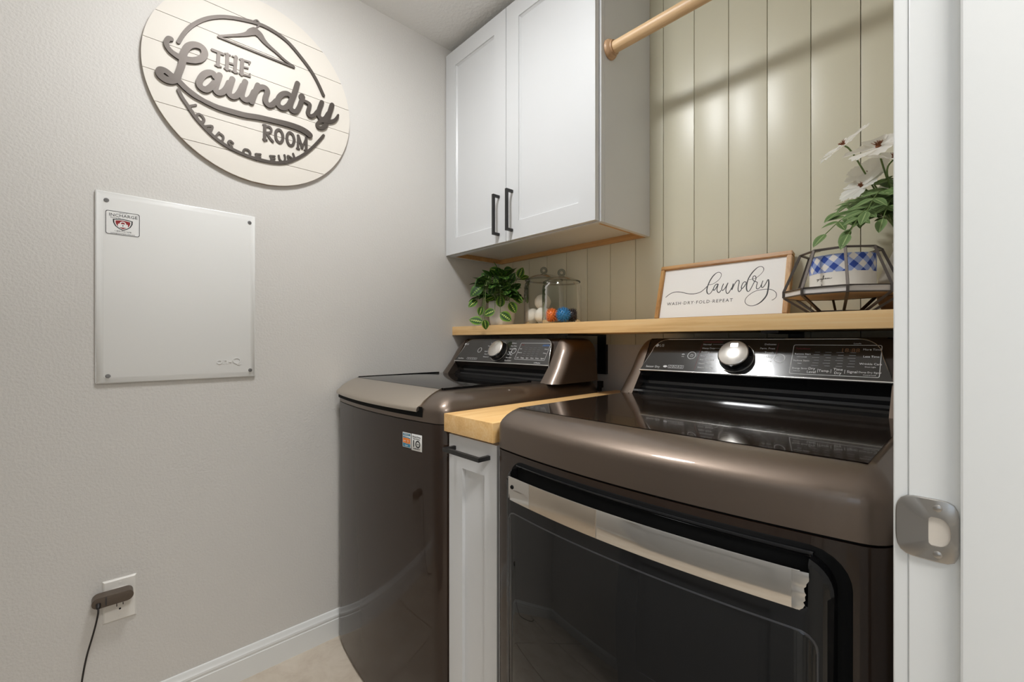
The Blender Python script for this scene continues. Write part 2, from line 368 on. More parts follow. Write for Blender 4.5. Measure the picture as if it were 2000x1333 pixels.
# strike plate with its latch hole; the lip curls round the casing edge
N = 40; out = []; inn = []
for k in range(N):
    t = 2*PI*k/N; c, s = math.cos(t), math.sin(t)
    p = 5.5 if c > 0 else 4.0
    r_ = (abs(c/.0212)**p + abs(s/.0280)**p)**(-1/p); out.append((1.6300+r_*c, .9395+r_*s))
    q2 = 2.2 if c > 0 else 8; r2 = (abs(c/(.0085 if c > 0 else .0060))**q2 + abs(s/.0130)**q2)**(-1/q2); inn.append((1.6375+r2*c, .9385+r2*s))
def sy(x, d):                     # plate surface: flat on the jamb, curling back at the lip
    e = max(0, 1.6165-x); return DJ-.0018+d + e*e*26
rings = [[(x, sy(x, .0016), z) for x, z in out], [(x, sy(x, 0), z) for x, z in out], [(x, sy(x, -.0006), z) for x, z in [(1.630+(a-1.630)*.96, .9395+(b-.9395)*.97) for a, b in out]],
         [(x, sy(x, -.0006), z) for x, z in inn], [(x, sy(x, .0017), z) for x, z in inn]]
sp_ = MB().loft(rings, False).obj('strike_plate', 'nickel', None, 35); parts.append(sp_)
for z in (.9600, .9185):
    sc = MB().lathe([(.0001, .0008), (.0022, .0007), (.0032, 0), (.0034, -.001)], (1.6375, DJ-.0026, z), 16, (0, -1, 0)).box(1.6357, 1.6393, DJ-.0036, DJ-.0032, z-.0003, z+.0003).obj('screw', 'nickel', None, 40)
    parts.append(sc)
adopt(tr, *parts)
for sc in parts[-2:]: sc.parent = sp_; sc.matrix_parent_inverse = Matrix.Identity(4)
cup = MB().box(1.6300, 1.6470, DJ-.0006, DJ+.0004, .924, .953).obj('latch_recess', mat('bare_wood_recess', (.70, .64, .56), .7)); adopt(tr, cup)
# the room door, open against the front wall
dr = struct(MB().box(.815, 1.605, DN-.037, DN-.013, .012, 2.032)
    .box(.815, .93, DN-.013, DN-.005, .012, 2.032).box(1.49, 1.605, DN-.013, DN-.005, .012, 2.032).box(.93, 1.49, DN-.013, DN-.005, .012, .24).box(.93, 1.49, DN-.013, DN-.005, .86, 1.0).box(.93, 1.49, DN-.013, DN-.005, 1.90, 2.032)
    .box(.97, 1.45, DN-.013, DN-.008, .28, .82).box(.97, 1.45, DN-.013, DN-.008, 1.04, 1.86).obj('door_1', 'door_grey'), 'grey panel door standing open inside the laundry room')
k = MB().lathe([(.0, .058), (.018, .056), (.027, .045), (.025, .032), (.012, .024), (.011, .008), (.032, .006), (.033, 0)], (.885, DN-.005, .94), 20, (0, 1, 0)).obj('door_knob', 'nickel', dr, 50)
# hall beyond the doorway
struct(MB().box(3.1, 3.2, -3.2, .7, -.02, H).obj('wall_hall', 'hall'), 'hall wall beyond the doorway')
struct(MB().box(1.735, 3.1, .6, .7, -.02, H).obj('wall_hall_end', 'hall'), 'end wall of the hall')
struct(MB().box(1.735, 1.95, -3.2, -3.1, -.02, H).box(2.95, 3.1, -3.2, -3.1, -.02, H).box(1.95, 2.95, -3.2, -3.1, -.02, .9).box(1.95, 2.95, -3.2, -3.1, 2.2, H).obj('wall_hall_assumed_window', 'hall'), 'hall wall around the assumed window')
wn = struct(MB().box(1.95, 1.99, -3.17, -3.12, .9, 2.2).box(2.91, 2.95, -3.17, -3.12, .9, 2.2).box(1.99, 2.91, -3.17, -3.12, .9, .94).box(1.99, 2.91, -3.17, -3.12, 2.16, 2.2).obj('assumed_window_1', 'trim'), 'assumed hall window behind the camera')  # assumed window out of view, to go with the added area light
MB().box(1.99, 2.91, -3.147, -3.143, .94, 2.16).obj('pane', 'glass', wn)
struct(MB().box(1.635, 1.735, -3.2, YF-.1, -.02, H).obj('wall_hall_side', 'hall'), 'hall wall beside the laundry room')
# ceiling lamp of the room (above the frame) and a lamp body for the added hall fill light
def flush_lamp(x, y, r, label):
    e = empty('ceiling_light', (x, y, H), label, 'lamp')
    MB().lathe([(r+.012, 0), (r+.012, -.018), (r+.004, -.022), (r, -.020), (r, 0)], seg=40).obj('rim', 'trim', e, 40)
    return e
e = flush_lamp(.71, -1.08, .140, 'round white flush ceiling lamp lighting the laundry room')
MB().lathe([(.139, -.019), (.137, -.028), (.126, -.038), (.100, -.046), (.055, -.051), (.0, -.053)], seg=40).obj('diffuser', 'lamp', e, 180)
e = flush_lamp(2.20, -1.33, .25, 'unseen round white ceiling lamp added in the hall as fill light')
MB().lathe([(.249, -.019), (.0, -.021)], seg=40).obj('diffuser', 'paper', e, 180)

# ------------------------------------------------------------------ dryer and washer
def bow_front(xc, hw, ye, b):
    """front edge y(x): ye at the sides, swelling forward by b in the middle"""
    return lambda x: ye - b*max(0.0, 1-((x-xc)/hw)**2)
def xs_between(a, b, n): return [a+(b-a)*(.5-.5*math.cos(PI*k/(n-1))) for k in range(n)]
def plan_ring(z, x0, x1, yb, F, r, n=44, inset=0):
    a, b = x0+inset, x1-inset; ring = []
    for x in xs_between(a, b, n):
        d = min(x-a, b-x); c = r-math.sqrt(max(0, r*r-(r-d)**2)) if d < r else 0
        ring.append((x, F(x)+c, z))
    return ring+[(b, yb, z), (a, yb, z)]
def top_cover(name, xc, hw, yb, F, z0, zlip, ztop, ycrest, side, material, parent):
    x0, x1 = xc-hw, xc+hw; rings = []
    for t, z in ((0, z0), (0, z0+.004), (0, zlip-.012), (.010, zlip-.005), (.04, zlip+(ztop-zlip)*.03), (.15, zlip+(ztop-zlip)*.265), (.35, zlip+(ztop-zlip)*.547), (.6, zlip+(ztop-zlip)*.79), (.85, zlip+(ztop-zlip)*.953), (.97, ztop-.0003), (1.05, ztop)):
        yc = lambda x: F(x)*(1-t) + (ycrest-.008*max(0, 1-((x-xc)/hw)**2))*t
        rings.append(plan_ring(z, x0, x1, yb, yc, .03-.012*min(t, 1), inset=side*t))
    return MB().loft(rings).obj(name, material, parent, 32)
def columns(name, xa, xb, F, off, thick, zlo, zhi, material, parent, n=36, smooth=35, edge=.002, extra=()):
    """a plate following the bowed front; zlo/zhi give its outline, edge softens its rim"""
    X = sorted(set(list(xs_between(xa, xb, n))+list(extra))); fr, bk, fi = [], [], []
    mid = (xa+xb)/2
    v = []; f = []
    for x in X:
        lo, hi = zlo(x), zhi(x); y = F(x)-off
        xi = x+edge*(1 if x < mid else -1)*(1 if (x-xa < edge or xb-x < edge) else 0)
        m = min(edge, (hi-lo)*.3)
        v += [(x, y+thick, lo), (x, y+edge*.7, lo), (xi, y, lo+m), (xi, y, hi-m), (x, y+edge*.7, hi), (x, y+thick, hi)]
    for i in range(len(X)-1):
        for k in range(5): f.append((i*6+k, i*6+k+1, (i+1)*6+k+1, (i+1)*6+k))
        f.append((i*6+5, i*6, (i+1)*6, (i+1)*6+5))
    f.append(tuple(range(6))); e = (len(X)-1)*6; f.append(tuple(e+k for k in range(5, -1, -1)))
    return pyd(name, v, f, material, parent, smooth)
def round_z(xa, xb, z, r, up):
    def g(x):
        d = min(x-xa, xb-x); c = r-math.sqrt(max(0, r*r-(r-d)**2)) if d < r else 0
        return z-c if up else z+c
    return g

def console(parent, xc, hw, yb, dy, zb, zt, ph):
    """sloped control console; dy moves the whole profile along y. returns the panel frame (origin at panel bottom centre)"""
    yf = lambda z: (-.287+dy+(z-1.02)*.617) if z >= 1.02 else (-.287+dy-(1.02-z)*.80)
    x0, x1 = xc-hw, xc+hw; w = hw-ph+.004
    for s in (-1, 1):
        rings = []
        zs = [zb-.002, zb+.004, zb+.02, .99, 1.02, 1.05, zt-.05, zt-.038, zt-.026, zt-.016, zt-.008, zt-.003, zt]
        for z in zs:
            ti = .05-math.sqrt(max(0, .05**2-max(0, z-(zt-.05))**2)) + (z-zb)*.10
            fb = .0 if z < zt-.012 else .010*((z-(zt-.012))/.012)**2
            xo = ti; xin = max(w, ti+.006); r = min(.040, xin-xo-.002); ring = []
            for k in range(9):
                t = PI/2*k/8; ring.append((xo+r-r*math.cos(t), yf(z)+fb+r-r*math.sin(t)))
            ring += [(xin, yf(z)+fb), (xin, yb), (xo, yb)]
            ring = [((x0+a) if s < 0 else (x1-a), b, z) for a, b in ring]
            rings.append(ring)
        MB().loft(rings).obj('console_end', 'bronze', parent, 40)
    # bridge behind the panel
    rows = [(yb, zb), (yb, zt-.006), (yb-.006, zt), (yf(zt)+.012, zt), (yf(zt-.006)+.003, zt-.006), (yf(1.02)+.006, 1.02), (-.262+dy, .99), (-.262+dy, zb)]
    MB().loft([[(x, y, z) for y, z in rows] for x in (xc-ph, xc+ph)]).obj('console_back', 'bronze_dark', parent, 30)
    # concave black ledge below the panel
    led = [(-.287, 1.0195), (-.283, 1.010), (-.276, 1.001), (-.272, .992), (-.274, .984), (-.283, .9775), (-.287, .976), (-.289, .970), (-.300, .966), (-.303, .9605), (-.325, .9575), (-.345, zb+.0005), (-.345, zb-.002), (-.255, zb-.002), (-.255, 1.0195)]
    MB().loft([[(x, y+dy, z) for y, z in led] for x in (xc-ph+.001, xc+ph-.001)]).obj('console_ledge', 'black_gloss', parent, 25)
    o = V((xc, yf(1.02)-.001, 1.02)); e2 = V((0, .617, 1)).normalized(); fr = (o, EX, e2, EX.cross(e2))
    L = (zt-.004-1.02)/e2.z
    hb, ht, r = ph-.001, ph-.026, .042
    def outline(g=0):
        pts = [(-hb+g, g), (hb-g, g)]
        for k in range(9):
            t = PI/2*k/8; pts.append((ht-r+(r-g)*math.cos(t)+.004*(1-k/8), L-r+(r-g)*math.sin(t)))
        for k in range(9):
            t = PI/2+PI/2*k/8; pts.append((-ht+r+(r-g)*math.cos(t)-.004*k/8, L-r+(r-g)*math.sin(t)))
        return pts
    pn = MB().prism(outline(), fr, 0, .003).obj('control_panel', 'panel_black', parent, 30)
    P = lambda a, b, h=.003: fr[0]+fr[1]*a+fr[2]*b+fr[3]*h
    t = MB().tube([P(a, b, .0032) for a, b in outline(.0012)], .0011, 6, False, True)
    t.tube([P(-hb, .0022, .0034), P(hb, .0022, .0034)], .0024, 6)
    t.tube([P(-hb, .002, .003), (xc-hb-.002, -.289+dy, 1.0), (xc-hb-.006, -.315+dy, .975), (xc-hb-.008, -.338+dy, .958)], .0011, 6).tube([P(hb, .002, .003), (xc+hb+.002, -.289+dy, 1.0), (xc+hb+.006, -.315+dy, .975), (xc+hb+.008, -.338+dy, .958)], .0011, 6)
    t.obj('silver_outline', 'silver', pn, 60)
    return pn, fr, P, L
def dial(pn, fr, P, a, b, tick):
    c = P(a, b, .003); n = fr[3]
    own = pn.parent
    kb = MB().lathe([(.0445, 0), (.0445, .002), (.0425, .004), (.0405, .0045), (.0395, .0225), (.0375, .026)], c, 40, n).obj('dial', 'black_gloss', None, 40); adopt(own, kb)
    MB().lathe([(.0375, .0255), (.0365, .0285), (.0345, .030), (.0, .0305)], c, 40, n).prism(rrect(-.009, .009, .016, .027, .001, 2), (c, fr[1], fr[2], n), .0303, .0308).obj('dial_cap', 'knob', kb, 40)
    MB().tube([c+fr[1]*.0432*math.cos(2*PI*k/48)+fr[2]*.0432*math.sin(2*PI*k/48)+n*.0035 for k in range(48)], .0010, 6, False, True).obj('dial_ring', 'silver', kb, 60)
def ring_button(mb, fr, a, b, r, w=.0016):
    ribbon(mb, [(a+r*math.cos(t*PI/12), b+r*math.sin(t*PI/12)) for t in range(24)]+[(a+r, b)], w, fr, .003, .0036, 2)
def frame_line(mb, fr, a0, a1, b0, b1, r, w):
    o = rrect(a0, a1, b0, b1, r, 4); i = rrect(a0+w, a1-w, b0+w, b1-w, max(r-w, .0005), 4); n = len(o)
    P = lambda p, h: fr[0]+fr[1]*p[0]+fr[2]*p[1]+fr[3]*h
    mb.loft([[P(p, .003) for p in o], [P(p, .0034) for p in o], [P(p, .0034) for p in i], [P(p, .003) for p in i]], False)
def logo(mb, fr, a, b, r, size):
    mb.prism(circle(a, b, r, 20), fr, .003, .0034)
    letters(mb, 'LG', size, (fr[0]+fr[3]*.003, *fr[1:]), (a+r*1.35, b-size*.36), .0004, xs=1.12)

# ---------------- dryer
DX, DH = 1.253, .345
dry = empty('dryer', (DX, -.45, 0), 'dark bronze front-loading dryer nearest the camera, with a steel door handle strip', 'dryer')
dpz = dry; KD = []
FD = bow_front(DX, DH, -.822, .035)
rings = [plan_ring(z, DX-DH, DX+DH, -.072, FD, .03, inset=i) for z, i in ((.02, .012), (.03, .003), (.05, 0), (.866, 0), (.869, .0015))]
KD.append(MB().loft(rings).obj('cabinet_body', 'bronze_dark', None, 32))
KD.append(MB().loft([plan_ring(z, DX-DH, DX+DH, -.072, lambda x: FD(x)+.004, .03, inset=.004) for z in (.868, .8735)]).obj('seam_gasket', 'rubber'))
KD.append(top_cover('top_cover', DX, DH, -.072, FD, .8725, .924, .956, -.775, .026, 'bronze', None))
# glossy recessed-look top between lip and console
def crest(x): return -.775-.008*max(0, 1-((x-DX)/DH)**2)
rows = []
for t in (0, .02, .5, 1.0):
    rows.append([(x, crest(x)*(1-t)+(-.30)*t, .9568) for x in xs_between(DX-DH+.030, DX+DH-.030, 30)])
KD.append(MB().grid(rows).obj('top_plate', 'gloss_top', None, 30))
for x in (DX-.28, DX+.28):
    for y in (-.76, -.13): KD.append(MB().lathe([(.02, 0), (.022, .004), (.018, .01), (.014, .022)], (x, y, 0), 14).obj('foot', 'rubber', None, 40))
pn, fr, P, L = console(dry, DX, DH, -.074, 0, .956, 1.118, .292); 
adopt(dry, *KD)
for ch in list(dry.children):
    if ch not in KD: ch.matrix_parent_inverse = dry.matrix_world.inverted()
dial(pn, fr, P, -.024, .051, 0)
A = lambda x: x-DX
w1 = MB(); logo(w1, fr, A(.9955), .0885, .0052, .0115)
F3 = (fr[0]+fr[3]*.003, *fr[1:])
tx = lambda mb, s, size, x, b, al='LEFT', xs=1.0: letters(mb, s, size, F3, (A(x), b), .0003, al, xs)
tx(w1, 'Sensor Dry', .0096, .979, .0125)
w1.prism(circle(A(1.040), .0175, .0062, 16, .0035), fr, .003, .0034)
for k in range(3):
    frame_line(w1, fr, A(1.049+.0155*k), A(1.0635+.0155*k), .0125, .0228, .001, .0007)
    frame_line(w1, fr, A(1.053+.0155*k), A(1.0595+.0155*k), .015, .0205, .001, .0007)
ring_button(w1, fr, A(1.109), .0560, .0112)
ribbon(w1, [(A(1.109)+.004*math.cos(R(t)), .0555+.004*math.sin(R(t))) for t in range(120, 425, 20)], .0007, fr, .003, .0034, 2); ribbon(w1, [(A(1.109), .0555), (A(1.109), .0605)], .0007, fr, .003, .0034)
ring_button(w1, fr, A(1.3285), .0535, .0115)
tx(w1, 'WiFi', .004, 1.088, .0505, 'RIGHT')
for k in range(3): ribbon(w1, [(A(1.084)+(.0015+.0016*k)*math.cos(R(t)), .0565+(.0015+.0016*k)*math.sin(R(t))) for t in range(20, 161, 28)], .0006, fr, .003, .0033, 2)
for k, s in enumerate(('Normal', 'Heavy Duty', 'Bedding', 'Small Load', 'Anti-bacterial', 'Steam Fresh', 'Steam Sanitary')): tx(w1, s, .0072, 1.1335, .0900-.0122*k)
for k, s in enumerate(('Delicates', 'Perm. Press', 'Towels', 'Speed Dry', 'Air Dry')): tx(w1, s, .0072, 1.316-.001*k, .0915-.0122*k, 'RIGHT')
frame_line(w1, fr, A(1.354), A(1.5205), .0125, .0930, .004, .0011)
for s, x, b in (('Remote Start', 1.359, .0655), ('Reduce Static', 1.3585, .0475), ('Energy Saver', 1.3585, .0265)): tx(w1, s, .0060, x, b)
for s, x, b in (('hold 3 seconds', 1.364, .0585), ('Steam', 1.368, .0410), ('hold 3 sec', 1.3615, .0205)): tx(w1, s, .0034, x, b)
for s, x, b in (('Dry', 1.398, .0262), ('Level', 1.398, .0172), ('Temp.', 1.4225, .0215), ('Time', 1.4480, .0262), ('Dry', 1.4480, .0172), ('Signal', 1.4735, .0215)): tx(w1, s, .0085, x, b, 'CENTER')
for x in (1.4102, 1.4352, 1.4603): ribbon(w1, [(A(x), .0195), (A(x), .0285)], .0007, fr, .003, .0033)
for s, b in (('More Time', .0795), ('Less Time', .0615), ('Wrinkle Care', .0430), ('Damp Dry Signal', .0225)): tx(w1, s, .0068 if len(s) < 13 else .0056, 1.5035, b, 'CENTER')
for s, b in (('Drum Light', .0365), ('Control Lock', .0165)): tx(w1, s, .0040, 1.5035, b, 'CENTER')
tx(w1, 'ColorFit', .0040, 1.470, .0955)
ribbon(w1, [(A(1.160), .0925), (A(1.19), .0925)], .0005, fr, .003, .0033); ribbon(w1, [(A(1.165), .0803), (A(1.185), .0803)], .0005, fr, .003, .0033); ribbon(w1, [(A(1.160), .068), (A(1.182), .068)], .0005, fr, .003, .0033)
w1.obj('printed_lettering', 'print', pn)['kind'] = 'stuff'
w2 = MB()
for c, x in enumerate((1.404, 1.426, 1.449, 1.471)):
    for r_ in range(6): ribbon(w2, [(A(x-.004-.002*((c+r_) % 3)), .073-.0072*r_), (A(x+.005), .073-.0072*r_)], .0013, fr, .003, .0033)
w2.obj('dim_indicator_lettering', 'print_dim', pn)
w3 = MB(); tx(w3, 'TurboSteam', .0060, 1.3595, .0805)
ribbon(w3, [(A(1.1305), .094), (A(1.1265), .012)], .0007, fr, .003, .0033); ribbon(w3, [(A(1.133), .1005), (A(1.185), .1005)], .0018, fr, .003, .0033); ribbon(w3, [(A(1.3205), .097), (A(1.3195), .066)], .0006, fr, .003, .0033)
w3.obj('red_lettering', 'print_red', pn)['kind'] = 'stuff'
w4 = MB(); tx(w4, '18:88', .0140, 1.4475, .0745, 'LEFT', 1.15); w4.obj('digital_display', 'print_amber', pn)
# door
xa, xb = 0.974, 1.562
KD2 = []
def dd(*a, **k): o = columns(*a, None, **k); KD2.append(o); return o
BODY = FD
gas = dd('door_gasket', .972, 1.561, BODY, .0015, .003, round_z(.972, 1.561, .150, .045, False), round_z(.972, 1.561, .8575, .045, True), 'rubber')
door = empty('door', (1.265, -.86, .5))
zt_ = round_z(.984, 1.547, .8505, .040, True)
zin = lambda x: min(zt_(x), .7885 if 1.004 < x < 1.5225 else 9)
slab = columns('door_shell', .984, 1.547, BODY, .024, .024, round_z(.984, 1.547, .165, .04, False), zin, 'black_gloss', None, 48, extra=(1.0039, 1.0041, 1.5224, 1.5226), edge=.006)
back = columns('pocket_back', 1.002, 1.5245, BODY, .004, .004, lambda x: .785, lambda x: .8495, 'rubber', None)
lip = columns('pocket_lip', 1.002, 1.5245, BODY, .007, .006, lambda x: .8485-.004*(x-1.002)/.52, lambda x: .8515, 'black_gloss', None, edge=.001)
glass = columns('door_window', .9985, 1.5315, BODY, .0252, .003, round_z(.9985, 1.5315, .205, .02, False), round_z(.9985, 1.5315, .759, .02, True), 'black_glass', None, edge=.0012)
line = columns('window_rim', .9965, 1.5335, BODY, .0246, .002, round_z(.9965, 1.5335, .203, .021, False), round_z(.9965, 1.5335, .761, .021, True), mat('grey_rim', (.05, .05, .055), .3, .3, .5), None, edge=.0005)
HB = lambda x: BODY(x)-.0265
sx0, sx1 = 1.0035, 1.5160
strip = columns('handle_strip', sx0, sx1, HB, .0035, .0035, lambda x: .7868 + (.007-math.sqrt(max(0, .007**2-(.007-min(x-sx0, .007))**2))), lambda x: .8345, 'chrome', None, 40, edge=.0008)
# torn end of the protective film at the right of the strip
rnd = random.Random(4)
v = []; f = []
zz = [.7875+.0465*k/14 for k in range(15)]
prof_x = [1.5155, 1.519, 1.5205, 1.519, 1.5215, 1.5205, 1.522, 1.5205, 1.5195, 1.522, 1.5225, 1.5245, 1.525, 1.525, 1.5245]
film = MB()
rows = [[(1.5075, HB(1.5075)-.0040, z) for z in zz], [(1.5125, HB(1.5125)-.0046-.0006*math.sin(k*1.3), z) for k, z in enumerate(zz)], [(x, HB(1.515)-.0038-.0012*math.sin(k*2.1)+.001, z) for k, (x, z) in enumerate(zip(prof_x, zz))]]
film.grid(rows); film.grid([[(x, y+.0004, z) for x, y, z in r] for r in rows])
film = film.obj('torn_film', mat('crinkled_film', (.60, .59, .57), .3, 1), None, 50); DK = [film]
# the film's seams across the strip
for x, c in ((1.0715, (.25, .23, .2)), (1.2345, (.42, .38, .33))):
    DK.append(MB().grid([[(x+dx, HB(x)-.00365, z) for z in (.7875, .834)] for dx in (-.0004, .0004)]).obj('film_seam', mat('film_seam', c, .5)))
film2 = columns('protective_film', 1.0720, 1.2342, HB, .0037, .0002, lambda x: .7874, lambda x: .8341, mat('film_and_reflection_beige', (.55, .49, .42), .22, 1), None, 24, edge=.0001)  # beige colour holds painted reflections as well as the film's own tint
DK.append(MB().lathe([(.0, .003), (.0035, .0025), (.0045, 0)], (1.0175, HB(1.0175)-.0032, .815), 14, (0, -1, 0)).obj('bumper_dot', 'rubber', None, 50))
ends = [slab, back, lip, glass, line, strip, film2]+DK
door.parent = None; adopt(dry, *KD2, door); adopt(door, *ends)

# ---------------- washer
WX, WH = .3575, .3425
wsh = empty('washing_machine', (WX, -.45, 0), 'dark bronze top-loading washing machine between the left wall and the white cabinet', 'washer')
FW = bow_front(WX, WH, -.822, .032); KW = []
rings = [plan_ring(z, WX-WH, WX+WH, -.135, FW, .03, inset=i) for z, i in ((.015, .016), (.03, .008), (.06, .003), (.10, 0), (.884, 0), (.887, .0015))]
KW.append(MB().loft(rings).obj('cabinet_body', 'bronze_dark', None, 32))
KW.append(MB().loft([plan_ring(z, WX-WH, WX+WH, -.135, lambda x: FW(x)+.002, .03, inset=.002) for z in (.886, .8905)]).obj('seam_gasket', 'rubber'))
KW.append(top_cover('top_cover', WX, WH, -.135, FW, .8895, .926, .9665, -.755, .050, 'bronze', None))
for x in (WX-.28, WX+.28):
    for y in (-.74, -.2): KW.append(MB().lathe([(.02, 0), (.022, .004), (.018, .01), (.014, .017)], (x, y, 0), 14).obj('foot', 'rubber', None, 40))
# lid: bronze curved front, dark glass behind it, and a black finger slot under its front edge
lx0, lx1 = .030, .612
def lidrow(z, t, x0, x1, dz=0):
    return [(x, FW(x)*(1-t)+(-.752-.006*max(0, 1-((x-WX)/WH)**2))*t, z) for x in xs_between(x0, x1, 30)]
rows = [lidrow(.9165, -.10, lx0, lx1), lidrow(.9165, -.125, lx0, lx1), lidrow(.9225, -.135, lx0, lx1), lidrow(.929, -.10, lx0, lx1), lidrow(.935, .02, lx0, lx1), lidrow(.945, .17, lx0, lx1-.002), lidrow(.9555, .42, lx0, lx1-.006), lidrow(.9655, .72, lx0, lx1-.012), lidrow(.9722, 1.0, lx0+.004, lx1-.018), lidrow(.9722, 1.02, lx0+.004, lx1-.018), lidrow(.9665, 1.05, lx0+.004, lx1-.018)]
lid = MB().grid(rows); m0 = len(rows[0])
lid.add([r[0] for r in rows], [tuple(range(len(rows)))]); lid.add([r[-1] for r in rows], [tuple(range(len(rows)-1, -1, -1))])
lidf = lid.obj('lid_front', 'lid_bronze', None, 50)
gl_y = -.385
rows = [[(x, (-.7565-.006*max(0, 1-((x-WX)/WH)**2))*(1-t)+gl_y*t, z) for x in xs_between(lx0+.006, lx1-.020, 24)] for t, z in ((0, .9645), (0.0, .9715), (.01, .9725), (.5, .9725), (.985, .9725), (1, .9715), (1, .9645))]
lidg = MB().grid(rows).obj('lid_glass', 'black_gloss', None, 40)
KW += [lidf, lidg]
KW.append(MB().box(lx0+.0, lx0+.006, -.75, gl_y, .962, .975).obj('lid_side_rail', 'black_gloss', None, 40)); KW.append(MB().box(lx1-.020, lx1-.012, -.75, gl_y, .962, .9735).obj('lid_side_rail', 'black_gloss', None, 40))
slot = MB().grid([[(x, FW(x)-.0012*(1 if 0 else 1), z) for x in xs_between(lx0-.004, lx1+.012, 30)] for z in (.9015, .9035, .930)]).obj('lid_finger_slot', 'rubber', None, 30); KW.append(slot)
pnw, frw, Pw, Lw = console(wsh, WX, WH, -.137, -.045, .966, 1.120, .279)
for ch in list(wsh.children): ch.matrix_parent_inverse = wsh.matrix_world.inverted()
bpy.context.view_layer.update()
for ch in list(wsh.children): ch.matrix_parent_inverse = wsh.matrix_world.inverted()
adopt(wsh, *KW)
dial(pnw, frw, Pw, -.010, .053, 0)
AW = lambda x: x-WX
F4 = (frw[0]+frw[3]*.003, *frw[1:])
w5 = MB(); logo(w5, frw, AW(.102), .088, .0052, .0115)
tw = lambda mb, s, size, x, b, al='LEFT': letters(mb, s, size, F4, (AW(x), b), .0003, al)
tw(w5, 'SmartRinse', .0085, .098, .0135)
for k in range(5): frame_line(w5, frw, AW(.160+.0135*k), AW(.172+.0135*k), .0125, .0215, .001, .0007)
ring_button(w5, frw, AW(.2190), .0590, .0112); ring_button(w5, frw, AW(.4280), .0590, .0115)
for k, s in enumerate(('Normal', 'Heavy Duty', 'Bedding', 'Bright Whites', 'Deep Wash', 'Waterproof')): tw(w5, s, .0070, .294+.001*(k > 3), .0905-.0130*k, 'RIGHT')
for k, s in enumerate(('Delicates', 'Perm. Press', 'Speed Wash', 'Towels', 'Tub Clean', 'Rinse+Spin', 'Downloaded')): tw(w5, s, .0070, .399, .0915-.0130*k)
frame_line(w5, frw, AW(.4505), AW(.605), .022, .0945, .002, .0011)
for k, s in enumerate(('Soil', 'Temp.', 'Spin', 'Rinse', 'Water', 'Signal')): tw(w5, s, .0075, .464+.0255*k, .0275, 'CENTER')
for s, x, b in (('Soak', .455, .067), ('Remote', .455, .050)): tw(w5, s, .0065, x, b)
for s, x, b in (('Steam', .600, .067), ('Delay', .600, .050)): tw(w5, s, .0065, x, b, 'RIGHT')
tw(w5, '6 Motion', .0085, .575, .0085, 'CENTER')
w5.obj('printed_lettering', 'print', pnw)['kind'] = 'stuff'
w6 = MB()
for c, x in enumerate((.490, .512, .534, .556)):
    for r_ in range(5): ribbon(w6, [(AW(x-.006), .074-.0085*r_), (AW(x+.006), .074-.0085*r_)], .0013, frw, .003, .0033)
w6.obj('dim_indicator_lettering', 'print_dim', pnw)
w7 = MB(); tw(w7, 'Turbo', .0065, .4555, .0845); w7.obj('red_lettering', 'print_red', pnw)
w8 = MB(); tw(w8, 'TurboWash', .0065, .600, .0845, 'RIGHT'); w8.prism(rrect(AW(.566), AW(.6035), .0820, .0835, .0004, 2), frw, .003, .0033); w8.obj('blue_lettering', 'print_blue', pnw)
q = MB().box(WX+WH-.004, WX+WH+.012, -.134, -.118, .938, .962).box(WX+WH-.004, WX+WH+.006, -.136, -.120, .925, .94).obj('rear_hose_clip', 'rubber'); adopt(wsh, q)
# two stickers on the washer front
def sticker(x0, x1, z0, z1, name):
    return columns(name, x0, x1, FW, .0006, .0006, lambda x: z0, lambda x: z1, 'paper', None, 8, edge=.0001)
ws = empty('washer_stickers', (.58, -.85, .83))
s1_ = sticker(.5365, .5735, .8095, .8510, 'sticker'); s2_ = sticker(.5775, .6215, .8060, .8515, 'sticker')
s1_['label'] = 'blue and orange energy sticker'; s2_['label'] = 'white ten year warranty sticker'
def on_front(xm, z): 
    d = .001; t = V((1, (FW(xm+d)-FW(xm-d))/(2*d), 0)).normalized(); return (V((xm, FW(xm)-.0006, z)), t, EZ, t.cross(EZ))
g1 = on_front(.555, .8095); g2 = on_front(.5995, .8060)
MB().prism([(-.0165, .0305), (.0165, .0285), (.0165, .0260), (.004, .0275), (-.0165, .0265)], g1, 0, .0004).prism([(-.0165, .0015), (.0165, .0015), (.0165, .0110), (.002, .0100), (-.0165, .0120)], g1, 0, .0004).prism([(-.0165, .0395), (.0165, .0395), (.0165, .0335), (-.0165, .0325)], g1, 0, .0003).obj('sticker_blue_print', mat('sticker_teal', (.03, .22, .36), .4), s1_)
MB().prism([(-.0165, .0255), (.005, .0265), (.0165, .0250), (.0165, .0120), (.002, .0112), (-.0165, .0130)], g1, 0, .0004).obj('sticker_orange_print', mat('sticker_orange', (.85, .22, .02), .4), s1_)
q = MB(); letters(q, 'ENERGY', .0058, (g1[0]+g1[3]*.0004, *g1[1:]), (0, .0345), .0002, 'CENTER', 1.1); letters(q, '5', .0105, (g1[0]+g1[3]*.0004, *g1[1:]), (.007, .0148), .0002, 'CENTER'); letters(q, 'save', .0060, (g1[0]+g1[3]*.0004, *g1[1:]), (-.0075, .0165), .0002, 'CENTER'); letters(q, 'water', .0060, (g1[0]+g1[3]*.0004, *g1[1:]), (0, .0040), .0002, 'CENTER')
q.obj('sticker_white_print', 'paper', s1_)
q = MB(); G2 = (g2[0]+g2[3]*.0001, *g2[1:])
letters(q, 'Direct Drive', .0068, G2, (0, .0365), .0003, 'CENTER'); letters(q, 'Motor Warranty', .0042, G2, (0, .0315), .0003, 'CENTER')
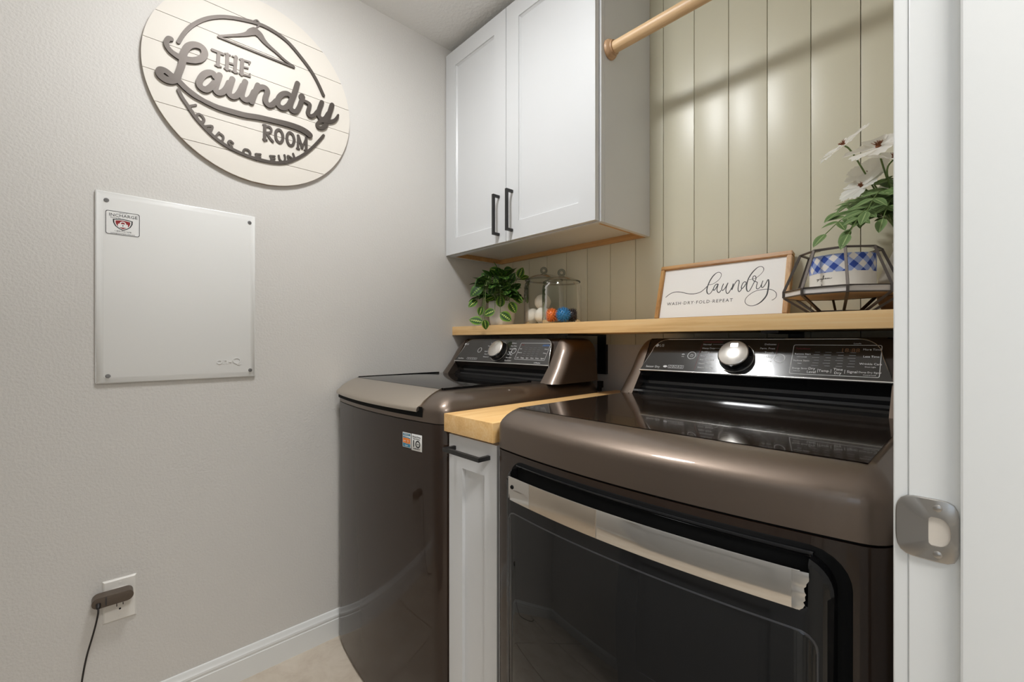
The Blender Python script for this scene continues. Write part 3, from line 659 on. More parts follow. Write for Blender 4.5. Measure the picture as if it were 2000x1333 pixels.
ribbon(q, [(-.0125, .0115), (-.0125, .0270)], .0042, G2, 0, .0003); ribbon(q, [(.0055+.0085*math.cos(t*PI/10), .0190+.0085*math.sin(t*PI/10)) for t in range(20)]+[(.014, .0190)], .0036, G2, 0, .0003, 2)
letters(q, 'YEAR', .0042, G2, (.0055, .0175), .0003, 'CENTER'); letters(q, 'WARRANTY', .0052, G2, (0, .0040), .0003, 'CENTER')
q.obj('sticker_black_print', 'print_black', s2_)
bpy.data.objects.remove(ws); adopt(wsh, s1_, s2_)

SIGN_STROKES=[
  ('script',[0.013,0.013,0.013,0.013,0.013,0.014,0.015,0.017,0.018,0.018,0.018,0.018,0.018,0.018,0.018,0.018,0.018,0.018,0.018,0.018,0.018,0.018,0.018,0.02,0.02,0.02,0.019,0.019,0.019,0.019,0.016,0.016,0.016,0.016,0.016,0.016,0.0135,0.014,0.015,0.0165,0.0165,0.0165,0.0165,0.0185,0.02,0.0205,0.02,0.015,0.008],False,[(-0.2375,0.063),(-0.2425,0.062),(-0.2475,0.053),(-0.2485,0.044),(-0.2455,0.035),(-0.2375,0.026),(-0.2275,0.021),(-0.2185,0.018),(-0.2095,0.017),(-0.1965,0.019),(-0.1805,0.024),(-0.1655,0.035),(-0.1555,0.051),(-0.1555,0.063),(-0.1615,0.072),(-0.1725,0.074),(-0.1845,0.07),(-0.1965,0.059),(-0.2045,0.042),(-0.2085,0.024),(-0.2105,0.004),(-0.2145,-0.014),(-0.2195,-0.032),(-0.2235,-0.045),(-0.2305,-0.056),(-0.2405,-0.062),(-0.2525,-0.062),(-0.2625,-0.055),(-0.2645,-0.046),(-0.2595,-0.039),(-0.2495,-0.038),(-0.2375,-0.045),(-0.2275,-0.05),(-0.2185,-0.056),(-0.2015,-0.07),(-0.1815,-0.082),(-0.1615,-0.089),(-0.1475,-0.093),(-0.1185,-0.098),(-0.0865,-0.098),(-0.0455,-0.096),(-0.0035,-0.089),(0.0415,-0.085),(0.0875,-0.082),(0.1255,-0.084),(0.1475,-0.09),(0.1575,-0.096)]),
  ('script',0.0175,False,[(-0.1265,-0.005),(-0.1335,0.004),(-0.1465,0.0),(-0.1595,-0.014),(-0.1685,-0.036),(-0.1655,-0.051),(-0.1525,-0.055),(-0.1395,-0.042),(-0.1295,-0.025)]),
  ('script',0.0165,False,[(-0.1155,0.006),(-0.1235,-0.026),(-0.1265,-0.044),(-0.1195,-0.052),(-0.1075,-0.045),(-0.0975,-0.029),(-0.0905,-0.009)]),
  ('script',0.0165,False,[(-0.0805,0.008),(-0.0875,-0.02),(-0.0905,-0.04),(-0.0825,-0.049),(-0.0705,-0.043),(-0.0605,-0.025),(-0.0525,-0.003)]),
  ('script',0.0165,False,[(-0.0445,0.014),(-0.0525,-0.019),(-0.0545,-0.037),(-0.0465,-0.046),(-0.0355,-0.042),(-0.0265,-0.029),(-0.0195,-0.01)]),
  ('script',0.0165,False,[(-0.0075,0.017),(-0.0175,-0.015),(-0.0265,-0.046)]),
  ('script',0.0165,False,[(-0.0195,-0.016),(-0.0085,0.005),(0.0035,0.015),(0.0155,0.016),(0.0205,0.006),(0.0155,-0.015),(0.0155,-0.029),(0.0245,-0.038),(0.0355,-0.032),(0.0475,-0.015)]),
  ('script',0.0165,False,[(0.0935,0.021),(0.0825,0.024),(0.0685,0.017),(0.0565,0.001),(0.0525,-0.02),(0.0605,-0.031),(0.0745,-0.029),(0.0885,-0.011),(0.0965,0.009)]),
  ('script',[0.0165,0.0165,0.0165,0.0165,0.0165,0.015,0.015,0.015,0.01,0.01,0.01,0.01,0.01,0.0125,0.0125,0.0125,0.0125,0.0125,0.0125,0.0125],False,[(0.1165,0.073),(0.1065,0.035),(0.0965,0.003),(0.0915,-0.018),(0.1005,-0.03),(0.1125,-0.026),(0.1225,-0.007),(0.1305,0.018),(0.1365,0.031),(0.1315,0.038),(0.1255,0.032),(0.1285,0.024),(0.1385,0.02),(0.1515,0.017),(0.1575,0.012),(0.1535,-0.006),(0.1515,-0.019),(0.1595,-0.027),(0.1725,-0.019),(0.1835,-0.002)]),
  ('script',0.015,False,[(0.2005,0.038),(0.1905,0.007),(0.1885,-0.014),(0.1985,-0.024),(0.2115,-0.017),(0.2235,0.005)]),
  ('script',[0.016,0.016,0.016,0.016,0.013,0.011,0.0105,0.011,0.014,0.013,0.012,0.01,0.007],False,[(0.2375,0.042),(0.2275,0.007),(0.2185,-0.024),(0.2115,-0.045),(0.2005,-0.056),(0.1875,-0.058),(0.1835,-0.049),(0.1905,-0.037),(0.2055,-0.028),(0.2235,-0.025),(0.2435,-0.015),(0.2545,0.0),(0.2595,0.012)]),
  ('ring',0.0105,False,[(-0.2195,0.063),(-0.2055,0.097),(-0.1855,0.13),(-0.1525,0.166),(-0.1105,0.194),(-0.0625,0.212),(-0.0035,0.224),(0.0455,0.22),(0.0875,0.204),(0.1255,0.174),(0.1605,0.14),(0.1855,0.105),(0.2065,0.066)]),
  ('ring',0.0095,False,[(-0.2195,-0.081),(-0.2105,-0.1),(-0.1965,-0.12),(-0.1785,-0.147),(-0.1525,-0.174),(-0.1225,-0.198),(-0.0865,-0.215),(-0.0455,-0.225),(-0.0035,-0.229),(0.0415,-0.226),(0.0775,-0.215),(0.1155,-0.19),(0.1505,-0.157),(0.1805,-0.119),(0.2065,-0.081)]),
  ('hanger',0.0058,False,[(-0.1185,0.127),(-0.0135,0.126),(0.1055,0.125)]),
  ('hanger',[0.006,0.007,0.009,0.013,0.02,0.024],False,[(-0.1175,0.129),(-0.0865,0.146),(-0.0575,0.162),(-0.0395,0.174),(-0.0285,0.185),(-0.0155,0.194)]),
  ('hanger',[0.024,0.022,0.016,0.012,0.009,0.008,0.006],False,[(-0.0155,0.194),(-0.0025,0.188),(0.0095,0.175),(0.0255,0.164),(0.0495,0.152),(0.0765,0.137),(0.1045,0.128)]),
  ('hanger',0.0042,False,[(-0.0125,0.202),(-0.0105,0.21),(-0.0035,0.22),(-0.0035,0.228),(-0.0105,0.233),(-0.0195,0.226)]),
  ('letter',0.008,False,[(-0.1345,0.079),(-0.1055,0.078)]),
  ('letter',0.0095,False,[(-0.1175,0.078),(-0.1195,0.035)]),
  ('letter',0.005,False,[(-0.1265,0.034),(-0.1115,0.035)]),
  ('letter',0.0095,False,[(-0.0935,0.083),(-0.0955,0.034)]),
  ('letter',0.0095,False,[(-0.0705,0.085),(-0.0735,0.035)]),
  ('letter',0.006,False,[(-0.0945,0.057),(-0.0715,0.058)]),
  ('letter',0.004,False,[(-0.1005,0.083),(-0.0865,0.083)]),
  ('letter',0.004,False,[(-0.0805,0.083),(-0.0665,0.083)]),
  ('letter',0.005,False,[(-0.1015,0.035),(-0.0865,0.035)]),
  ('letter',0.005,False,[(-0.0805,0.035),(-0.0665,0.035)]),
  ('letter',0.0105,False,[(-0.0525,0.083),(-0.0545,0.035)]),
  ('letter',0.006,False,[(-0.0585,0.083),(-0.0305,0.085)]),
  ('letter',0.004,False,[(-0.0315,0.086),(-0.0325,0.078)]),
  ('letter',0.005,False,[(-0.0535,0.061),(-0.0365,0.063)]),
  ('letter',0.006,False,[(-0.0595,0.036),(-0.0305,0.038)]),
  ('letter',0.004,False,[(-0.0305,0.047),(-0.0315,0.038)]),
  ('letter',0.0095,False,[(0.0135,-0.109),(0.0125,-0.158)]),
  ('letter',0.007,False,[(0.0135,-0.112),(0.0275,-0.109),(0.0335,-0.117),(0.0295,-0.127),(0.0145,-0.133)]),
  ('letter',0.008,False,[(0.0195,-0.133),(0.0295,-0.147),(0.0375,-0.155)]),
  ('letter',0.005,False,[(0.0085,-0.156),(0.0195,-0.156)]),
  ('letter',0.005,False,[(0.0085,-0.108),(0.0165,-0.107)]),
  ('letter',0.0085,False,[(0.0695,-0.131),(0.0685,-0.14),(0.0645,-0.148),(0.0605,-0.152),(0.0555,-0.151),(0.0505,-0.147),(0.0475,-0.139),(0.0465,-0.129),(0.0475,-0.12),(0.0505,-0.113),(0.0555,-0.109),(0.0605,-0.109),(0.0645,-0.113),(0.0685,-0.121),(0.0695,-0.131)]),
  ('letter',0.0085,False,[(0.1065,-0.13),(0.1045,-0.139),(0.1015,-0.147),(0.0965,-0.151),(0.0915,-0.151),(0.0865,-0.146),(0.0835,-0.138),(0.0825,-0.129),(0.0835,-0.119),(0.0865,-0.112),(0.0915,-0.107),(0.0965,-0.108),(0.1015,-0.112),(0.1045,-0.12),(0.1065,-0.13)]),
  ('letter',0.007,False,[(0.1195,-0.108),(0.1185,-0.155)]),
  ('letter',0.009,False,[(0.1195,-0.109),(0.1325,-0.148)]),
  ('letter',0.006,False,[(0.1325,-0.148),(0.1465,-0.109)]),
  ('letter',0.009,False,[(0.1465,-0.108),(0.1465,-0.153)]),
  ('letter',0.005,False,[(0.1145,-0.155),(0.1235,-0.155)]),
  ('letter',0.005,False,[(0.1405,-0.154),(0.1505,-0.154)]),
  ('small_letter',0.0062,False,[(-0.1765,-0.11),(-0.1955,-0.121)]),
  ('small_letter',0.0062,False,[(-0.1955,-0.121),(-0.1845,-0.133)]),
  ('small_letter',0.0062,False,[(-0.1555,-0.15),(-0.1565,-0.154),(-0.1595,-0.157),(-0.1625,-0.157),(-0.1675,-0.156),(-0.1705,-0.152),(-0.1735,-0.148),(-0.1745,-0.143),(-0.1735,-0.139),(-0.1705,-0.136),(-0.1675,-0.135),(-0.1625,-0.137),(-0.1595,-0.14),(-0.1565,-0.145),(-0.1555,-0.15)]),
  ('small_letter',0.0062,False,[(-0.1575,-0.17),(-0.1345,-0.161),(-0.1395,-0.183)]),
  ('small_letter',0.005,False,[(-0.1505,-0.178),(-0.1375,-0.172)]),
  ('small_letter',0.0062,False,[(-0.1165,-0.175),(-0.1285,-0.195)]),
  ('small_letter',0.0062,False,[(-0.1175,-0.176),(-0.1065,-0.182),(-0.1055,-0.193),(-0.1125,-0.201),(-0.1265,-0.195)]),
  ('small_letter',0.0062,False,[(-0.0785,-0.197),(-0.0855,-0.192),(-0.0915,-0.198),(-0.0855,-0.206),(-0.0815,-0.211),(-0.0875,-0.217),(-0.0995,-0.209)]),
  ('small_letter',0.0062,False,[(-0.0295,-0.217),(-0.0305,-0.222),(-0.0325,-0.225),(-0.0365,-0.227),(-0.0415,-0.226),(-0.0455,-0.224),(-0.0485,-0.22),(-0.0495,-0.215),(-0.0485,-0.211),(-0.0455,-0.207),(-0.0415,-0.206),(-0.0365,-0.206),(-0.0325,-0.209),(-0.0305,-0.213),(-0.0295,-0.217)]),
  ('small_letter',0.0062,False,[(-0.0115,-0.212),(-0.0115,-0.232)]),
  ('small_letter',0.0062,False,[(-0.0135,-0.213),(0.0005,-0.21)]),
  ('small_letter',0.0062,False,[(-0.0115,-0.222),(-0.0005,-0.22)]),
  ('small_letter',0.0062,False,[(0.0315,-0.206),(0.0355,-0.226)]),
  ('small_letter',0.0062,False,[(0.0295,-0.207),(0.0435,-0.204)]),
  ('small_letter',0.0062,False,[(0.0335,-0.216),(0.0435,-0.213)]),
  ('small_letter',0.0062,False,[(0.0565,-0.198),(0.0595,-0.21),(0.0675,-0.216),(0.0745,-0.211),(0.0765,-0.201),(0.0745,-0.191)]),
  ('small_letter',0.0062,False,[(0.0895,-0.207),(0.0855,-0.19),(0.1075,-0.198),(0.1025,-0.178)]),
]
SCRIPT_STROKES=[
  (0.0016,[(0.9238,0.0906),(0.9358,0.1006),(0.9483,0.1062),(0.9629,0.1075),(0.9811,0.1043),(0.9976,0.0988),(1.0136,0.0961),(1.0289,0.0962),(1.0435,0.1005),(1.0544,0.1091),(1.0623,0.1179)]),
  ([0.0012,0.0012,0.0012,0.0012,0.0012,0.0014,0.0016,0.0026,0.0026,0.0026,0.0026,0.0026,0.0016,0.0016,0.0016,0.0016],[(1.0661,0.123),(1.0791,0.1241),(1.0913,0.1315),(1.1002,0.1415),(1.1032,0.1537),(1.0981,0.1614),(1.0894,0.1624),(1.0788,0.1534),(1.0703,0.1385),(1.0648,0.1216),(1.0628,0.1075),(1.0648,0.0963),(1.0698,0.0912),(1.0754,0.0931),(1.0802,0.1012),(1.0839,0.1103)]),
  (0.002,[(1.0954,0.1229),(1.0895,0.1215),(1.0847,0.1134),(1.0835,0.1041),(1.087,0.103),(1.0921,0.1111),(1.0968,0.1228),(1.0948,0.1062),(1.0972,0.0967),(1.1026,0.0931),(1.1074,0.1004)]),
  (0.0019,[(1.1132,0.1222),(1.1097,0.1094),(1.1099,0.1009),(1.1148,0.1005),(1.1208,0.1099),(1.1263,0.1235),(1.1229,0.1097),(1.1228,0.0975),(1.1264,0.0888),(1.1312,0.0892),(1.1358,0.0979),(1.1396,0.1066)]),
  (0.0024,[(1.1427,0.1195),(1.1409,0.108),(1.1404,0.0987)]),
  (0.0019,[(1.1409,0.1004),(1.145,0.1137),(1.1506,0.1253),(1.1563,0.1292),(1.1596,0.1228),(1.1582,0.1094),(1.1587,0.0973),(1.162,0.091),(1.1657,0.0937),(1.1701,0.1023)]),
  (0.0019,[(1.1803,0.1192),(1.1748,0.122),(1.1695,0.1158),(1.1673,0.104),(1.1696,0.1005),(1.175,0.1063),(1.1805,0.1177)]),
  ([0.0011,0.0011,0.0011,0.0011,0.0014,0.0014,0.0018,0.0026,0.0026,0.0026,0.0026,0.0026,0.0017,0.0017,0.0017,0.0017,0.0017,0.0017,0.0017,0.0017,0.0017,0.0017,0.0017,0.0017,0.0017,0.0017,0.0017,0.0017,0.0017],[(1.1874,0.1274),(1.2038,0.13),(1.2156,0.139),(1.2235,0.1498),(1.2245,0.1593),(1.2184,0.166),(1.2084,0.1651),(1.1966,0.1531),(1.1877,0.1378),(1.1832,0.1233),(1.1819,0.1086),(1.183,0.0966),(1.1869,0.0896),(1.1918,0.0921),(1.1971,0.1041),(1.2012,0.1155),(1.2054,0.1254),(1.2061,0.132),(1.2024,0.1383),(1.1981,0.1366),(1.1968,0.1293),(1.2006,0.1222),(1.2073,0.1186),(1.2108,0.116),(1.2097,0.1059),(1.2097,0.0986),(1.2131,0.0953),(1.219,0.0991),(1.2226,0.1082)]),
  ([0.0018,0.0018,0.0018,0.0018,0.0018,0.002,0.003,0.003,0.003,0.003,0.0022,0.0013,0.0013,0.0013,0.0013,0.0013,0.0013,0.0013,0.0013,0.0013,0.0013,0.0013,0.0013,0.0013],[(1.2259,0.1203),(1.2232,0.1089),(1.2239,0.1001),(1.2277,0.0991),(1.2331,0.1079),(1.2395,0.1224),(1.2421,0.1099),(1.2417,0.0927),(1.2395,0.0743),(1.231,0.0593),(1.2196,0.0486),(1.2051,0.0431),(1.1922,0.0453),(1.1831,0.0539),(1.1827,0.0657),(1.1918,0.0782),(1.2074,0.0886),(1.2258,0.092),(1.2429,0.0919),(1.2553,0.0872),(1.2638,0.078),(1.2646,0.0667),(1.2598,0.06),(1.2541,0.0569)]),
]

# ------------------------------------------------------------------ narrow base cabinet and its wooden worktop
bc = empty('base_cabinet', (.7985, -.42, 0), 'narrow white shaker base cabinet squeezed between washer and dryer', 'cabinet')
bx0, bx1 = .7040, .8960
bd = MB().box(bx0, bx1, -.782, -.04, .0, .872).obj('carcass', 'white')
dz0, dz1 = .012, .866; yf_ = -.804
door_b = MB().box(bx0+.001, bx0+.058, yf_, yf_+.02, dz0, dz1).box(bx1-.046, bx1-.001, yf_, yf_+.02, dz0, dz1).box(bx0+.058, bx1-.046, yf_, yf_+.02, .786, dz1).box(bx0+.058, bx1-.046, yf_, yf_+.02, dz0, .09).box(bx0+.058, bx1-.046, yf_+.0095, yf_+.02, .09, .786).obj('cabinet_door', 'white')
def bar_handle(name, pts, ax, parent_list):
    (c, ln, d) = pts
    mb = MB()
    if ax == 'X':
        x0, x1 = c[0]-ln/2, c[0]+ln/2; y = c[1]; z = c[2]; w = .0048
        mb.box(x0, x1, y-d, y-d+.0096, z-w, z+w).box(x0, x0+.0096, y-d+.0096, y, z-w, z+w).box(x1-.0096, x1, y-d+.0096, y, z-w, z+w)
    else:
        z0, z1 = c[2]-ln/2, c[2]+ln/2; y = c[1]; x = c[0]; w = .0048
        mb.box(x-w, x+w, y-d, y-d+.0096, z0, z1).box(x-w, x+w, y-d+.0096, y, z0, z0+.0096).box(x-w, x+w, y-d+.0096, y, z1-.0096, z1)
    return mb.obj(name, 'black_matte')
hb_ = bar_handle('handle', ((.799, yf_, .8335), .146, .036), 'X', None)
adopt(bc, bd, door_b); adopt(door_b, hb_)
tag(bevel_box('worktop', .7015, .8975, -.818, -.02, .874, .9205, 'oak_y', None, .0015, 2), 'short oak worktop plank on the narrow white cabinet', 'worktop')

# ------------------------------------------------------------------ wall cabinet
wc = empty('wall_cabinet', (.4175, -.15, 1.49), 'white two-door shaker wall cabinet hung under the ceiling on the shiplap', 'cabinet')
cx0, cx1, cz0, cz1, cyf = .003, .834, 1.494, 2.405, -.305
K = [bevel_box('side_panel', cx1-.016, cx1, cyf+.0195, -.001, cz0, cz1, 'white', None, .0008, 1), bevel_box('side_panel', cx0, cx0+.016, cyf+.0195, -.001, cz0, cz1, 'white', None, .0008, 1),
     bevel_box('top_panel', cx0+.016, cx1-.016, cyf+.0195, -.001, cz1-.016, cz1, 'white', None, .0008, 1),
     bevel_box('bottom_panel', cx0+.016, cx1-.016, cyf+.02, -.018, cz0+.020, cz0+.034, mat('melamine_underside', (.66, .65, .63), .45), None, .0005, 1),
     bevel_box('back_panel', cx0+.016, cx1-.016, -.010, -.001, cz0+.034, cz1-.016, 'white', None, .0005, 1),
     bevel_box('face_frame', cx0, cx1-.0405, cyf, cyf+.019, cz0, cz0+.040, 'white', None, .0008, 1), bevel_box('face_frame', cx0, cx1-.0405, cyf, cyf+.019, cz1-.040, cz1, 'white', None, .0008, 1), bevel_box('face_frame', cx0, cx0+.04, cyf, cyf+.019, cz0+.0405, cz1-.0405, 'white', None, .0008, 1),
     bevel_box('face_frame', cx1-.04, cx1, cyf, cyf+.019, cz0, cz1, 'white', None, .0008, 1)]
K.append(MB().box(cx0+.0165, cx1-.0165, -.0185, -.0015, cz0, cz0+.0198).box(cx0+.0165, cx0+.026, cyf+.02, -.019, cz0+.0005, cz0+.0195).box(cx1-.026, cx1-.0165, cyf+.02, -.019, cz0+.0005, cz0+.0195).obj('raw_wood_rail', 'raw_ply'))
def shaker(xa, xb, za, zb, yf, st=.062):
    mb = MB(); y1 = yf+.0195
    mb.box(xa, xa+st, yf, y1, za, zb).box(xb-st, xb, yf, y1, za, zb).box(xa+st, xb-st, yf, y1, zb-st, zb).box(xa+st, xb-st, yf, y1, za, za+st).box(xa+st-.001, xb-st+.001, yf+.0105, y1, za+st-.001, zb-st+.001)
    # small sloped bead round the panel
    a, b, c, d, e = xa+st, xb-st, za+st, zb-st, .006
    o = [(a, c), (b, c), (b, d), (a, d)]; i = [(a+e, c+e), (b-e, c+e), (b-e, d-e), (a+e, d-e)]
    mb.loft([[(p, yf+.004, q) for p, q in o], [(p, yf+.0104, q) for p, q in i]], False)
    return mb.obj('cabinet_door', 'white')
dl = shaker(cx0+.002, .4055, cz0+.003, cz1-.002, -.327, .070); dr_ = shaker(.4085, .8265, cz0+.003, cz1-.002, -.327, .068)
adopt(wc, *K, dl, dr_)
h1 = bar_handle('handle', ((.366, -.327, 1.604), .158, .034), 'Z', None); h2 = bar_handle('handle', ((.4425, -.327, 1.607), .158, .034), 'Z', None)
adopt(dl, h1); adopt(dr_, h2)

# ------------------------------------------------------------------ hanging rod
rod = empty('hanging_rod', (1.22, -.261, 2.062), 'pale round wooden hanging rod fixed to the wall cabinet side', 'rod')
r1 = MB().lathe([(.0185, .0), (.0185, XR-.836)], (.8345, -.261, 2.062), 28, (1, 0, 0), True).obj('dowel', 'dowel', None, 40)
fm = wood('rod_socket_wood', (.38, .22, .11), (.48, .30, .17), (.56, .37, .22), 'Z', .45)
r2 = MB().lathe([(.0315, 0), (.0315, .006), (.029, .012), (.0235, .0165), (.0232, .022), (.019, .0225)], (.8345, -.261, 2.062), 32, (1, 0, 0), True).obj('flange', fm, None, 40)
r3 = MB().lathe([(.0315, 0), (.0315, .006), (.029, .012), (.0235, .0165), (.0232, .022), (.019, .0225)], (XR-.0005, -.261, 2.062), 32, (-1, 0, 0), True).obj('flange', fm, None, 40)
adopt(rod, r1, r2, r3)

# ------------------------------------------------------------------ long shelf
SZ = 1.1755
sh = empty('wall_shelf', (.8, -.14, SZ-.02), 'long thick oak shelf running across the back wall above both machines', 'shelf')
b1 = bevel_box('board', .001, XR-.001, -.290, -.0005, SZ-.039, SZ, 'oak', None, .0015, 2)
K = [b1]
for x in (.623, 1.30): K.append(MB().box(x-.020, x+.020, -.004, .0115, .977, SZ-.0395).box(x-.020, x+.020, -.24, -.004, SZ-.0455, SZ-.0395).obj('bracket', 'black_matte'))
adopt(sh, *K)

# ------------------------------------------------------------------ framed sign
fs = empty('framed_sign', (1.0955, -.09, SZ), 'small wood-framed white sign reading laundry, leaning on the shiplap', 'sign')
b0 = V((0, -.088, 1.1755)); e2 = V((0, .056, .197)).normalized(); en = EX.cross(e2); FR = (b0, EX, e2, en)
def fbox(name, a0, a1, s0, s1, d0, d1, m):
    mb = MB(); P = lambda a, s, d: tuple(FR[0]+EX*a+e2*s+en*d)
    mb.add([P(a, s, d) for d in (d0, d1) for s in (s0, s1) for a in (a0, a1)], [(0, 2, 3, 1), (4, 5, 7, 6), (0, 1, 5, 4), (1, 3, 7, 5), (3, 2, 6, 7), (2, 0, 4, 6)])
    o = mb.obj(name, m); bm = bmesh.new(); bm.from_mesh(o.data); bmesh.ops.bevel(bm, geom=list(bm.edges), offset=.0015, segments=2, affect='EDGES'); bm.to_mesh(o.data); bm.free(); return o
fz = wood('honey_wood_upright', (.33, .15, .035), (.50, .26, .075), (.60, .36, .13), 'Z', .4)
fx0, fx1, fs1 = .8965, 1.2985, .2035; fw = .0135
K = [fbox('frame_rail', fx0, fx1, fs1-fw, fs1, -.026, 0, 'frame_wood'), fbox('frame_rail', fx0, fx1, .0005, fw, -.026, 0, 'frame_wood'), fbox('frame_stile', fx0, fx0+fw, fw, fs1-fw, -.026, 0, fz), fbox('frame_stile', fx1-fw, fx1, fw, fs1-fw, -.026, 0, fz),
     fbox('sign_board', fx0+fw-.001, fx1-fw+.001, fw-.001, fs1-fw+.001, -.020, -.009, 'sign_board')]
q = MB()
for k, (w, pts) in enumerate(SCRIPT_STROKES): ribbon(q, pts, [x*1.3 for x in w] if isinstance(w, list) else w*1.3, FR, -.0092, -.0087-.00002*k, 5, True)
letters(q, 'WASH\u00b7DRY\u00b7FOLD\u00b7REPEAT', .0152, (FR[0]-en*.009, *FR[1:]), (.9325, .0605), .0003, 'LEFT', .99, 1.28)
K.append(q.obj('sign_lettering', 'print_black')); adopt(fs, *K)
bpy.context.view_layer.update()

# ------------------------------------------------------------------ round laundry-room sign
rs = empty('round_sign', (0, -1.0825, 1.945), 'big round cream plank sign reading The Laundry Room on the left wall', 'sign')
RF = (V((0, 0, 0)), EY, EZ, EX); RAD = .3055
MB().prism(circle(0, 0, RAD-.0006, 96), RF, .001, .0065).obj('backboard', 'sign_edge', rs)
bounds = [-.3055, -.222, -.1325, -.043, .0465, .136, .2255, .3055]
for a, b in zip(bounds[:-1], bounds[1:]):
    a += .0009; b -= .0009; pts = []
    zs = [a+(b-a)*k/16 for k in range(17)]
    hw_ = lambda z: math.sqrt(max(0, RAD**2-z*z))
    pts = [(hw_(z), z) for z in zs]+[(-hw_(z), z) for z in reversed(zs)]
    cl = [pts[0]]
    for p in pts[1:]:
        if math.hypot(p[0]-cl[-1][0], p[1]-cl[-1][1]) > 1e-5: cl.append(p)
    MB().prism(cl, RF, .0066, .0120).obj('plank', 'sign_cream', rs)
grp = {}
for k, (nm, w, cl, pts) in enumerate(SIGN_STROKES):
    if nm in ('letter', 'small_letter', 'ring'): pass
    q = grp.setdefault(nm if nm not in () else nm, [])
    q.append((w, pts, k))
def sign_part(name, items, t1):
    q = MB()
    for w, pts, k in items: ribbon(q, pts, w, RF, .0121, t1+.00003*(k % 9), 5)
    return q.obj(name, 'sign_metal', rs)
sign_part('script_lettering', grp['script'], .0200)
for it in grp['ring']: sign_part('ring_arc', [it], .0175)
sign_part('coat_hanger_cutout', grp['hanger'], .0175)
# block letters: strokes of one letter are grouped by their place in the list
cuts = [3, 5, 6, 4] ; blocks = grp['letter']; counts = [3, 7, 6, 5, 1, 1, 6]; i = 0
for c in counts: sign_part('block_letter', blocks[i:i+c], .0165); i += c
blocks = grp['small_letter']; counts = [2, 1, 2, 2, 1, 1, 3, 3, 1, 1]; i = 0
for c in counts: sign_part('small_letter', blocks[i:i+c], .0165); i += c

# ------------------------------------------------------------------ white enclosure cover
ec = empty('enclosure_cover', (0, -1.2895, 1.2585), 'square white metal cover plate screwed to the left wall under the round sign', 'cover')
hw2, hh2 = .1945, .267
rings = [[(x, a*(hw2-i), b*(hh2-i)) for a, b in ((-1, -1), (1, -1), (1, 1), (-1, 1))] for x, i in ((.0005, .0), (.005, 0), (.0075, .0012), (.0135, .017), (.0140, .019))]
cp = MB().loft(rings).obj('cover_plate', 'steel_white', ec); 
bm = bmesh.new(); bm.from_mesh(cp.data); bmesh.ops.bevel(bm, geom=[e for e in bm.edges if len(e.link_faces) == 2 and e.calc_face_angle(0) > .15], offset=.0016, segments=2, affect='EDGES'); bm.to_mesh(cp.data); bm.free()
for p in cp.data.polygons: p.use_smooth = True
cp.data.set_sharp_from_angle(angle=R(30))
for y, z in ((-.1715, .2405), (.1755, .242), (-.1685, -.2455), (.1775, -.2445)):
    MB().lathe([(.0058, 0), (.0058, .0015), (.005, .003), (.0025, .0034), (0, .0030)], (.0125, y, z), 16, (1, 0, 0)).box(.0155, .0165, y-.0042, y+.0042, z-.0007, z+.0007).box(.0155, .0165, y-.0007, y+.0007, z-.0042, z+.0042).obj('screw', 'screw', ec, 40)
CF = (V((.0141, 0, 0)), EY, EZ, EX)
q = MB(); letters(q, 'on-Q', .030, CF, (.0825, -.222), .0017, 'LEFT', 1.05, 1.0); q.obj('embossed_letters', 'steel_white', ec)
st = MB().prism(rrect(-.1745, -.1005, .1475, .2145, .005, 4), CF, 0, .0004).obj('sticker', 'paper', ec)
SF = (V((.0145, 0, 0)), EY, EZ, EX)
q = MB(); o_ = rrect(-.1735, -.1015, .1485, .2135, .005, 4); i_ = rrect(-.1722, -.1028, .1498, .2122, .0045, 4)
q.loft([[SF[0]+EY*a+EZ*b for a, b in o_], [SF[0]+EY*a+EZ*b+EX*.0003 for a, b in o_], [SF[0]+EY*a+EZ*b+EX*.0003 for a, b in i_], [SF[0]+EY*a+EZ*b for a, b in i_]], False)
letters(q, 'INCHARGE', .0118, SF, (-.1365, .1985), .0003, 'CENTER', 1.0, 1.05); letters(q, 'SECURITY BY', .0028, SF, (-.1365, .2085), .0002, 'CENTER'); letters(q, 'Security, Etc.', .0042, SF, (-.1635, .1938), .0002)
letters(q, '1-800-712-1678', .0055, SF, (-.1375, .1568), .0002, 'CENTER'); letters(q, 'inchargesecurityservices.com', .0046, SF, (-.1375, .1512), .0002, 'CENTER', .95)
shield = lambda s: [(-.1375+a*s, .1775+b*s) for a, b in ((-.021, .0135), (-.010, .0155), (0, .0165), (.010, .0155), (.021, .0135), (.0205, .004), (.016, -.0055), (.009, -.0115), (0, -.016), (-.009, -.0115), (-.016, -.0055), (-.0205, .004))]
q.prism(shield(1), SF, 0, .0003); q.obj('sticker_print', 'print_black', st)
MB().prism(shield(.86), SF, 0, .0004).obj('shield_rim', 'paper', st)
MB().prism(shield(.74), SF, 0, .0005).obj('shield_field', mat('shield_red', (.26, .012, .015), .4), st)
q = MB().prism(rrect(-.1480, -.1270, .1700, .1795, .001, 2), SF, 0, .0006); ribbon(q, [(-.1375+.0058*math.cos(R(t)), .1795+.0062*math.sin(R(t))) for t in range(0, 181, 20)], .0026, SF, 0, .0006, 2); q.obj('padlock_emblem', 'paper', st)
MB().prism(circle(-.1375, .1760, .0013, 10), SF, 0, .0007).prism([(-.1380, .1760), (-.1370, .1760), (-.1367, .1722), (-.1383, .1722)], SF, 0, .0007).obj('keyhole', 'print_black', st)

